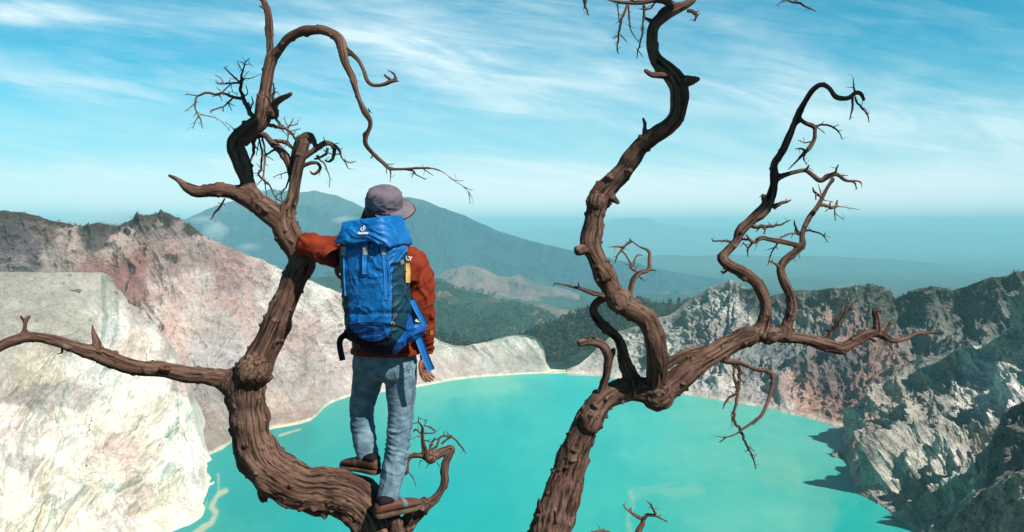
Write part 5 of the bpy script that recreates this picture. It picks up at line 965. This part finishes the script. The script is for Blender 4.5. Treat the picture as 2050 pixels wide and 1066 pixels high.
# ---- shoes
def shoe(heel, toe, w, name_patch, ankle_h=.075):
    h = np.array(heel); t = np.array(toe); d = t-h; Ln = np.linalg.norm(d); d /= Ln; s_ = np.cross(d, ZV); s_ /= np.linalg.norm(s_); up = np.cross(s_, d)
    M = np.stack([s_, d, up], 1); L = .285
    def prof_grid(ts, wf, zlo, zhi, ex):
        a = np.linspace(0, 2*np.pi, 32, endpoint=False); out = []
        for t_, w_, lo, hi in zip(ts, wf, zlo, zhi):
            ca, sa = np.cos(a), np.sin(a); x = np.sign(ca)*np.abs(ca)**(2/ex)*w_+.006*math.sin(t_*3.1); z = (lo+hi)/2+np.sign(sa)*np.abs(sa)**(2/ex)*(hi-lo)/2; out.append(np.stack([x, np.full(32, t_*L), z], -1))
        V = np.array(out); n = len(out); i = np.arange(n*32).reshape(n, 32); j = np.roll(i, -1, 1); F = np.stack([i[:-1].ravel(), j[:-1].ravel(), j[1:].ravel(), i[1:].ravel()], -1)
        V = V.reshape(-1, 3); V = np.concatenate([V, [V[:32].mean(0)], [V[-32:].mean(0)]]); c = len(V)-2
        F = np.concatenate([F, np.stack([np.full(32, c), j[0], i[0], i[0]], -1), np.stack([np.full(32, c+1), i[-1], j[-1], j[-1]], -1)]); V = V@M.T+h; F, N = fix(V, F); return V, F
    ts = [0, .03, .08, .2, .35, .5, .65, .78, .9, .97, 1.0]
    wf = np.array([.012, .026, .034, .037, .037, .041, .046, .047, .040, .025, .010])
    V, F = prof_grid(ts, wf+.004, [.004, 0, 0, 0, .001, .001, 0, 0, .003, .008, .014], [.022, .026, .028, .028, .027, .026, .026, .026, .027, .028, .028], 4)
    root = piece('shoe', *prof_grid(ts[:-1]+[.995], wf, [.022]*11, [.05, .075, .092, .094, .088, .080, .070, .062, .052, .044, .034], 2.2), m_shoe, person, PB)
    def sub(nm, V, F, mt): o = piece(nm, V, F, mt, root, PB); return o
    sub('sole', V, F, m_sole)
    V, F = prof_grid([.05, .1, .2, .3, .36], [.030, .036, .037, .035, .028], [.06]*5, [.098, .108, .110, .104, .094], 2.2); sub('collar', V, F, m_hatd)
    V, F = prof_grid([.50, .52, .58, .60], [.043, .045, .048, .048], [.025]*4, [.084, .086, .080, .076], 2.3); sub('side_band', V, F, m_band if name_patch else m_sole)
shoe(at(759, 951, 4.18), at(677, 935, 4.36), 1, False); shoe(at(750, 1039, 4.04), at(835, 1017, 4.20), 1, True)

# ---- backpack
def fold_k(V):
    py = proj(V)[1]; q = np.stack([V[:, 0]*11+V[:, 2]*7, V[:, 1]*7, V[:, 2]*14-V[:, 0]*9], -1)+fbm(V*5, 2)[:, None]*1.1
    return (ridged(q, 3, .42)-.4)*.0095+(ridged(V*np.array([26, 9, 5.])+2, 2)-.4)*.008*smoothstep(545, 495, py)-.006*np.exp(-((py-628)/5)**2)
YK = 3.99
kb = [sect([(762, 701, YK+.03, 26, .05), (762, 693, YK+.02, 42, .08), (762, 674, YK, 58, .118), (760, 647, YK, 65, .138), (756, 605, YK, 65, .14), (751, 565, YK, 62, .14), (750, 525, YK, 62, .138), (749, 500, YK, 64, .132), (749, 484, YK, 60, .12)], 48, 3.2)]
V, F, E = remesh_np(kb, .0045, 3); F, N = fix(V, F); V = V+N*fold_k(V)[:, None]
px, py = proj(V); loc = (V-at(756, 600, YK))@RV/.172   # -1 .. 1 across the bag
bx_ = np.interp(py, [498, 506, 541, 650, 700], [840, 812, 787, 783, 779]); reg = np.where(px > bx_, 1, 0); reg = np.where(px < np.interp(py, [480, 540, 640], [686, 692, 700]), 1, reg)
low = np.interp(px, [696, 715, 745, 783], [655, 649, 645, 646]); reg = np.where((py > low) & (reg == 0), 2, reg)
bot = np.interp(px, [700, 712, 725, 745, 765, 783, 786, 800, 830], [655, 668, 678, 684, 681, 668, 676, 684, 660]); reg = np.where(py > bot, 3, reg)
reg = np.where((px > np.interp(py, [596, 620, 660, 700], [832, 822, 812, 786])) & (py > 596), 2, reg); reg = np.where((V-at(756, 600, YK))@FV > .10, 3, reg)
VK, FK = V.copy(), F.copy(); fr = reg[F[:, 0]]
for r_, nm, mt in ((0, 'front_panel', m_blue), (1, 'side_panel', m_teal), (2, 'bottom_compartment', m_blue2), (3, 'base_panel', m_navy)):
    f_ = F[fr == r_]; u, inv = np.unique(f_, return_inverse=True); piece(nm, V[u], inv.reshape(f_.shape), mt, pack, KB)
lidp = [sect([(745, 439, YK, 49, .124), (746, 446, YK, 52, .136), (747, 455, YK, 54, .144), (748, 466, YK, 58, .152), (749, 478, YK, 64, .160), (749, 489, YK, 66, .160)], 56, 4.6, cap=.02)]
def fold_l(V):
    q = np.stack([V[:, 0]*6, V[:, 1]*6, V[:, 2]*17+V[:, 0]*6], -1)+fbm(V*6, 2)[:, None]*1.2; return (ridged(q, 2, .4)-.4)*.010+fbm(V*22, 2)*.002
V, F, E = remesh_np(lidp, .0045, 3); F, N = fix(V, F); V = V+N*fold_l(V)[:, None]
px, py = proj(V); V[:, 2] += .016*np.exp(-((px-735)/22)**2)*(py > 470)-.012*np.exp(-((px-775)/16)**2)*(py > 474); lid = piece('lid', V, F, m_blue, pack, KB)
allV = np.concatenate([VK, V, VJ, VP]); allF = np.concatenate([FK, F+len(VK), FJ+len(VK)+len(V), FP+len(VK)+len(V)+len(VJ)])
bvh = BVHTree.FromPolygons([tuple(v) for v in allV], [tuple(int(x) for x in f) for f in allF])
def onto(px, py, off=.003, default=3.85):
    d = Vector(at(px, py, 1.0)); hit = bvh.ray_cast(Vector((0, 0, 0)), d.normalized())
    return np.array(hit[0])-np.array(d.normalized())*off if hit[0] is not None else at(px, py, default)
def ribbon(name, pts, wpx, mat, parent, base, th=.0025, off=.003, free=False):
    p = np.array(pts, float); C2, _ = resample(np.stack([p[:, 0], p[:, 1], p[:, 2] if p.shape[1] > 2 else p[:, 0]*0], -1), np.ones(len(p)), 3.0)
    tng = np.gradient(C2[:, :2], axis=0); tng /= np.linalg.norm(tng, axis=1, keepdims=True)+1e-9; nr = np.stack([-tng[:, 1], tng[:, 0]], -1); rows = []
    for s_ in (-.5, -.17, .17, .5):
        q = C2[:, :2]+nr*wpx*s_
        rows.append([at(x, y, Y) if free else onto(x, y, off) for (x, y), Y in zip(q, C2[:, 2])])
    G = np.array(rows)
    if not free:   # keep the webbing taut: a smoothed depth along its length
        k = np.array([1, 2, 3, 2, 1.])/9; yy = G[..., 1].min(0); yp = np.pad(yy, 2, 'edge'); ys = np.minimum(np.convolve(yp, k, 'valid'), yy+.004)
        G = G*(ys/G[..., 1])[..., None]
    return solid(G, name, mat, parent, th, base)
def cord(name, pts, r, mat, parent, base, off=.004, free=False):
    C = np.array([at(*q) if free else onto(q[0], q[1], off) for q in pts]); Cs, Rs = resample(C, np.full(len(C), r), .008); V, F, _ = tube_np(Cs, Rs, 8); F, N = F[:, ::-1], None; return piece(name, V, F, mat, parent, base)
def box_np(c, ax, hx, hy, hz, bev=.0015):
    bm = bmesh.new(); bmesh.ops.create_cube(bm, size=2.0)
    for v in bm.verts: v.co = Vector((v.co.x*hx, v.co.y*hy, v.co.z*hz))
    bmesh.ops.bevel(bm, geom=list(bm.edges), offset=bev, segments=2, affect='EDGES'); return bm
def buckle(px, py, tilt=0.0, s=1.0):
    c = onto(px, py, .008); me = bpy.data.meshes.new('buckle'); B = bmesh.new()
    for (x, z, hx, hz, y, hy) in ((0, .012, .0115, .0045, 0, .004), (0, -.014, .0105, .007, 0, .0045), (-.0095, 0, .0022, .012, 0, .0035), (.0095, 0, .0022, .012, 0, .0035), (0, 0, .0045, .010, -.001, .003), (0, .019, .0115, .0025, 0, .003)):
        b1 = box_np(None, None, hx*s, hy*s, hz*s, .001)
        for v in b1.verts: v.co += Vector((x*s, y*s, z*s))
        t = bpy.data.meshes.new('t'); b1.to_mesh(t); b1.free(); B.from_mesh(t); bpy.data.meshes.remove(t)
    R_ = Matrix.Rotation(tilt, 4, 'Y')@Matrix.Identity(4)
    for v in B.verts: v.co = R_@v.co+Vector(c)-Vector(KB)
    B.to_mesh(me); B.free(); me.materials.append(m_grey); o = bpy.data.objects.new('buckle', me); COL.objects.link(o); o.parent = pack
m_web = cloth('blue_webbing', (34, 116, 190), (44, 128, 204), .7, 60, .3)
ribbon('strap', [(731, 484), (731, 497), (731, 520), (731, 549)], 11, m_web, pack, KB); ribbon('strap', [(766, 484), (768, 498), (771, 530), (773, 560), (774, 600)], 8, m_web, pack, KB)
ribbon('strap', [(771, 512), (779, 540), (782, 570), (780, 590)], 4, m_web, pack, KB); ribbon('strap', [(689, 488), (689, 520), (690, 560), (692, 592)], 4, m_web, pack, KB)
ribbon('strap', [(782, 530), (798, 527), (812, 521)], 5, m_hatd, pack, KB)
for b in ((731, 503, 0), (768, 502, -.08), (688, 503, .1)): buckle(*b)
buckle(801, 526, 1.35, .9)
cord('drawcord', [(736, 478), (738, 492), (748, 502), (750, 515), (744, 522), (738, 512), (734, 500)], .0014, m_blk, pack, KB); cord('drawcord', [(743, 484), (749, 494), (760, 500), (756, 508)], .0012, m_blk, pack, KB)
cord('drawcord', [(688, 512, 3.95), (686, 560, 3.95), (686, 600, 3.96), (684, 612, 3.96)], .0016, m_blk, pack, KB, free=True)
cord('side_cord', [(812, 528), (809, 548), (812, 566), (811, 590), (818, 606)], .003, m_blk, pack, KB)
cord('zip_piping', [(695, 652), (715, 648), (745, 646), (775, 648), (784, 650)], .0028, m_navy, pack, KB); cord('zip_piping', [(785, 649), (800, 654), (812, 660), (822, 668)], .0024, m_navy, pack, KB)
cord('seam_piping', [(812, 508), (800, 524), (788, 541), (787, 580), (787, 620), (785, 648)], .0014, m_navy, pack, KB, .002); cord('seam_piping', [(706, 660), (714, 670), (725, 678), (745, 684), (765, 681), (783, 668)], .003, m_navy, pack, KB, .002); cord('seam_piping', [(826, 612), (820, 636), (808, 664), (794, 682)], .0018, m_navy, pack, KB, .002); cord('seam_piping', [(697, 500), (700, 540), (708, 575), (716, 600), (718, 628)], .0012, m_blue2, pack, KB, .002); cord('seam_piping', [(757, 560), (772, 600), (781, 636)], .0012, m_blue2, pack, KB, .002)
cord('zip_pull', [(783, 647), (786, 650), (790, 650), (788, 646), (784, 645)], .0015, m_lime, pack, KB)
# hip belt: fins, webbing, tags
V, F, E = remesh_np([chain([(*at(800, 672, 4.02), .05), (*at(824, 664, 4.0), .048), (*at(842, 656, 4.0), .036), (*at(850, 648, 4.02), .02)])], .005, 3); F, N = fix(V, F); V = V+N*((ridged(V*22, 3)-.4)*.01)[:, None]; piece('hip_fin', V, F, m_blue2, pack, KB)
V, F, E = remesh_np([chain([(*at(704, 668, 4.06), .045), (*at(690, 668, 4.06), .022)])], .005, 3); F, N = fix(V, F); piece('hip_fin', V, F, m_navy, pack, KB)
ribbon('hip_strap', [(704, 672, 4.0), (694, 672, 4.0), (685, 675, 3.995), (680, 686, 3.99), (682, 704, 3.99), (686, 722, 3.99)], 12, m_navy, pack, KB, free=True)
ribbon('hip_strap', [(826, 600, 3.98), (834, 618, 3.97), (844, 636, 3.97), (853, 653, 3.98)], 12, m_web, pack, KB, free=True)
ribbon('hip_strap', [(838, 676, 3.99), (846, 698, 3.985), (855, 722, 3.985), (864, 742, 3.99)], 15, m_web, pack, KB, free=True)
ribbon('hip_strap', [(816, 590, 4.0), (824, 614, 3.99), (832, 640, 3.985)], 9, m_teal, pack, KB, free=True)
ribbon('tag', [(832, 641, 3.975), (842, 643, 3.975)], 6, m_lime, pack, KB, free=True); cord('tag_loop', [(694, 632, 3.94), (699, 640, 3.93), (697, 650, 3.93), (692, 654, 3.94), (694, 660, 3.94)], .0035, m_lime, pack, KB, free=True)
# carrying straps over the shoulders
for xs in ((716, 712), (806, 812)):
    C = np.array([at(xs[0], 500, 4.08), at(xs[0], 482, 4.10), at(xs[0], 474, 4.17), at(xs[1], 482, 4.27), at(xs[1], 520, 4.34)]); Cs, Rs = resample(C, np.full(5, .022), .01); V, F, _ = tube_np(Cs, Rs, 12); piece('shoulder_strap', V, F[:, ::-1], m_navy, pack, KB)

# ---- lettering and marks, laid on the cloth
def lettering(txt, px0, px1, pyb, hpx, mat, parent, base, name='lettering', off=.003, bold=0.0, skew=0.0):
    c = bpy.data.curves.new('t', 'FONT'); c.body = txt; c.offset = bold; c.resolution_u = 3; o = bpy.data.objects.new('t', c); COL.objects.link(o)
    me = bpy.data.meshes.new_from_object(o.evaluated_get(bpy.context.evaluated_depsgraph_get())); bpy.data.objects.remove(o)
    bm = bmesh.new(); bm.from_mesh(me); bmesh.ops.subdivide_edges(bm, edges=list(bm.edges), cuts=1); bmesh.ops.triangulate(bm, faces=list(bm.faces))
    xs = [v.co.x for v in bm.verts]; ys = [v.co.y for v in bm.verts]; x0, x1, y0, y1 = min(xs), max(xs), min(ys), max(ys)
    for v in bm.verts:
        fx = (v.co.x-x0)/(x1-x0); fy = (v.co.y-y0)/(y1-y0); v.co = Vector(onto(px0+(px1-px0)*fx, pyb-hpx*fy+skew*fx, off)-base)
    me2 = bpy.data.meshes.new(name); bm.to_mesh(me2); bm.free(); me2.materials.append(mat); o = bpy.data.objects.new(name, me2); COL.objects.link(o); o.parent = parent
lettering('deuter', 716, 738, 469.5, 6.2, m_white, lid, np.array(KB), bold=.03, off=.004)
for o in [c for c in lid.children]: pass
cord('emblem', [(728.5, 452), (728.3, 457), (727, 461), (723.5, 461.8), (722, 459), (724, 456.5), (726.5, 457)], .0024, m_white, lid, KB); cord('emblem', [(722.5, 463), (727, 463), (730.5, 459.5), (730.8, 455)], .0014, m_white, lid, KB)
lettering('LY', 813, 826, 521, 8.5, m_white, jacket, np.array(PB), bold=.05, skew=2, off=.004)
ribbon('patch', [(817, 526), (818, 545), (817, 566)], 10, m_yel, jacket, PB, .001, .004)
for y_ in (534, 543, 556): cord('print_mark', [(811, y_), (816, y_+2), (821, y_-2)], .0018, m_hatd, jacket, PB, .006)
for k_ in range(3): cord('print_mark', [(861, 662+k_*4), (867, 661+k_*4)], .002, m_yel, jacket, PB, .003)
cord('print_mark', [(735, 673.5), (745, 673), (761, 672)], .0012, m_web, pack, KB, .003)
st_d, _, _ = material('denim_thread', tuple(lin((44, 58, 72))), .8, .2)
for pts in ([(806, 731), (810, 746), (815, 732), (818, 747), (823, 733), (827, 750)], [(808, 738), (818, 740), (828, 738)], [(788, 716), (790, 752), (808, 760), (829, 750), (831, 716)], [(718, 716), (720, 748), (738, 757), (754, 748), (756, 716)], [(770, 708), (769, 730), (767, 756)], [(831, 716), (828, 780), (822, 850), (810, 930), (796, 1000)]):
    cord('stitching', pts, .0009 if len(pts) > 3 else .0009, st_d, jeans, PB, .0015)

# ---- one pale boulder standing in the water at the foot of the right cliff
cb = at(1676, 914, float(py_depth(914.0, LAKE))); V, F = rock_np(cb, 5.2, 3.3); F, N = fix(V, F)
ro = np_mesh('boulder', V-cb, F, rockR, col=np.ones(V.shape)*lin((150, 150, 140))); ro.location = cb; tag(ro, 'small pale boulder in the water at the foot of the right cliff', 'boulder')
# ---- haze: one closed box round everything
bm = bmesh.new(); bmesh.ops.create_cube(bm, size=1.0)
for v in bm.verts: v.co = Vector((v.co.x*90000, 16500+v.co.y*59000, -190+v.co.z*1430))
me = bpy.data.meshes.new('haze'); bm.to_mesh(me); bm.free()
hz_o = bpy.data.objects.new('haze', me); COL.objects.link(hz_o); hz_o['kind'] = 'stuff'
hm = bpy.data.materials.new('haze_air'); hm.use_nodes = True; nt = hm.node_tree; nt.nodes.clear()
pv = nd(nt, 'ShaderNodeVolumePrincipled', ins={'Color': (0.42, 0.90, 1.0, 1), 'Density': 8.0e-5, 'Anisotropy': -0.1})
mo = nd(nt, 'ShaderNodeOutputMaterial'); nt.links.new(pv.outputs[0], mo.inputs['Volume']); me.materials.append(hm)
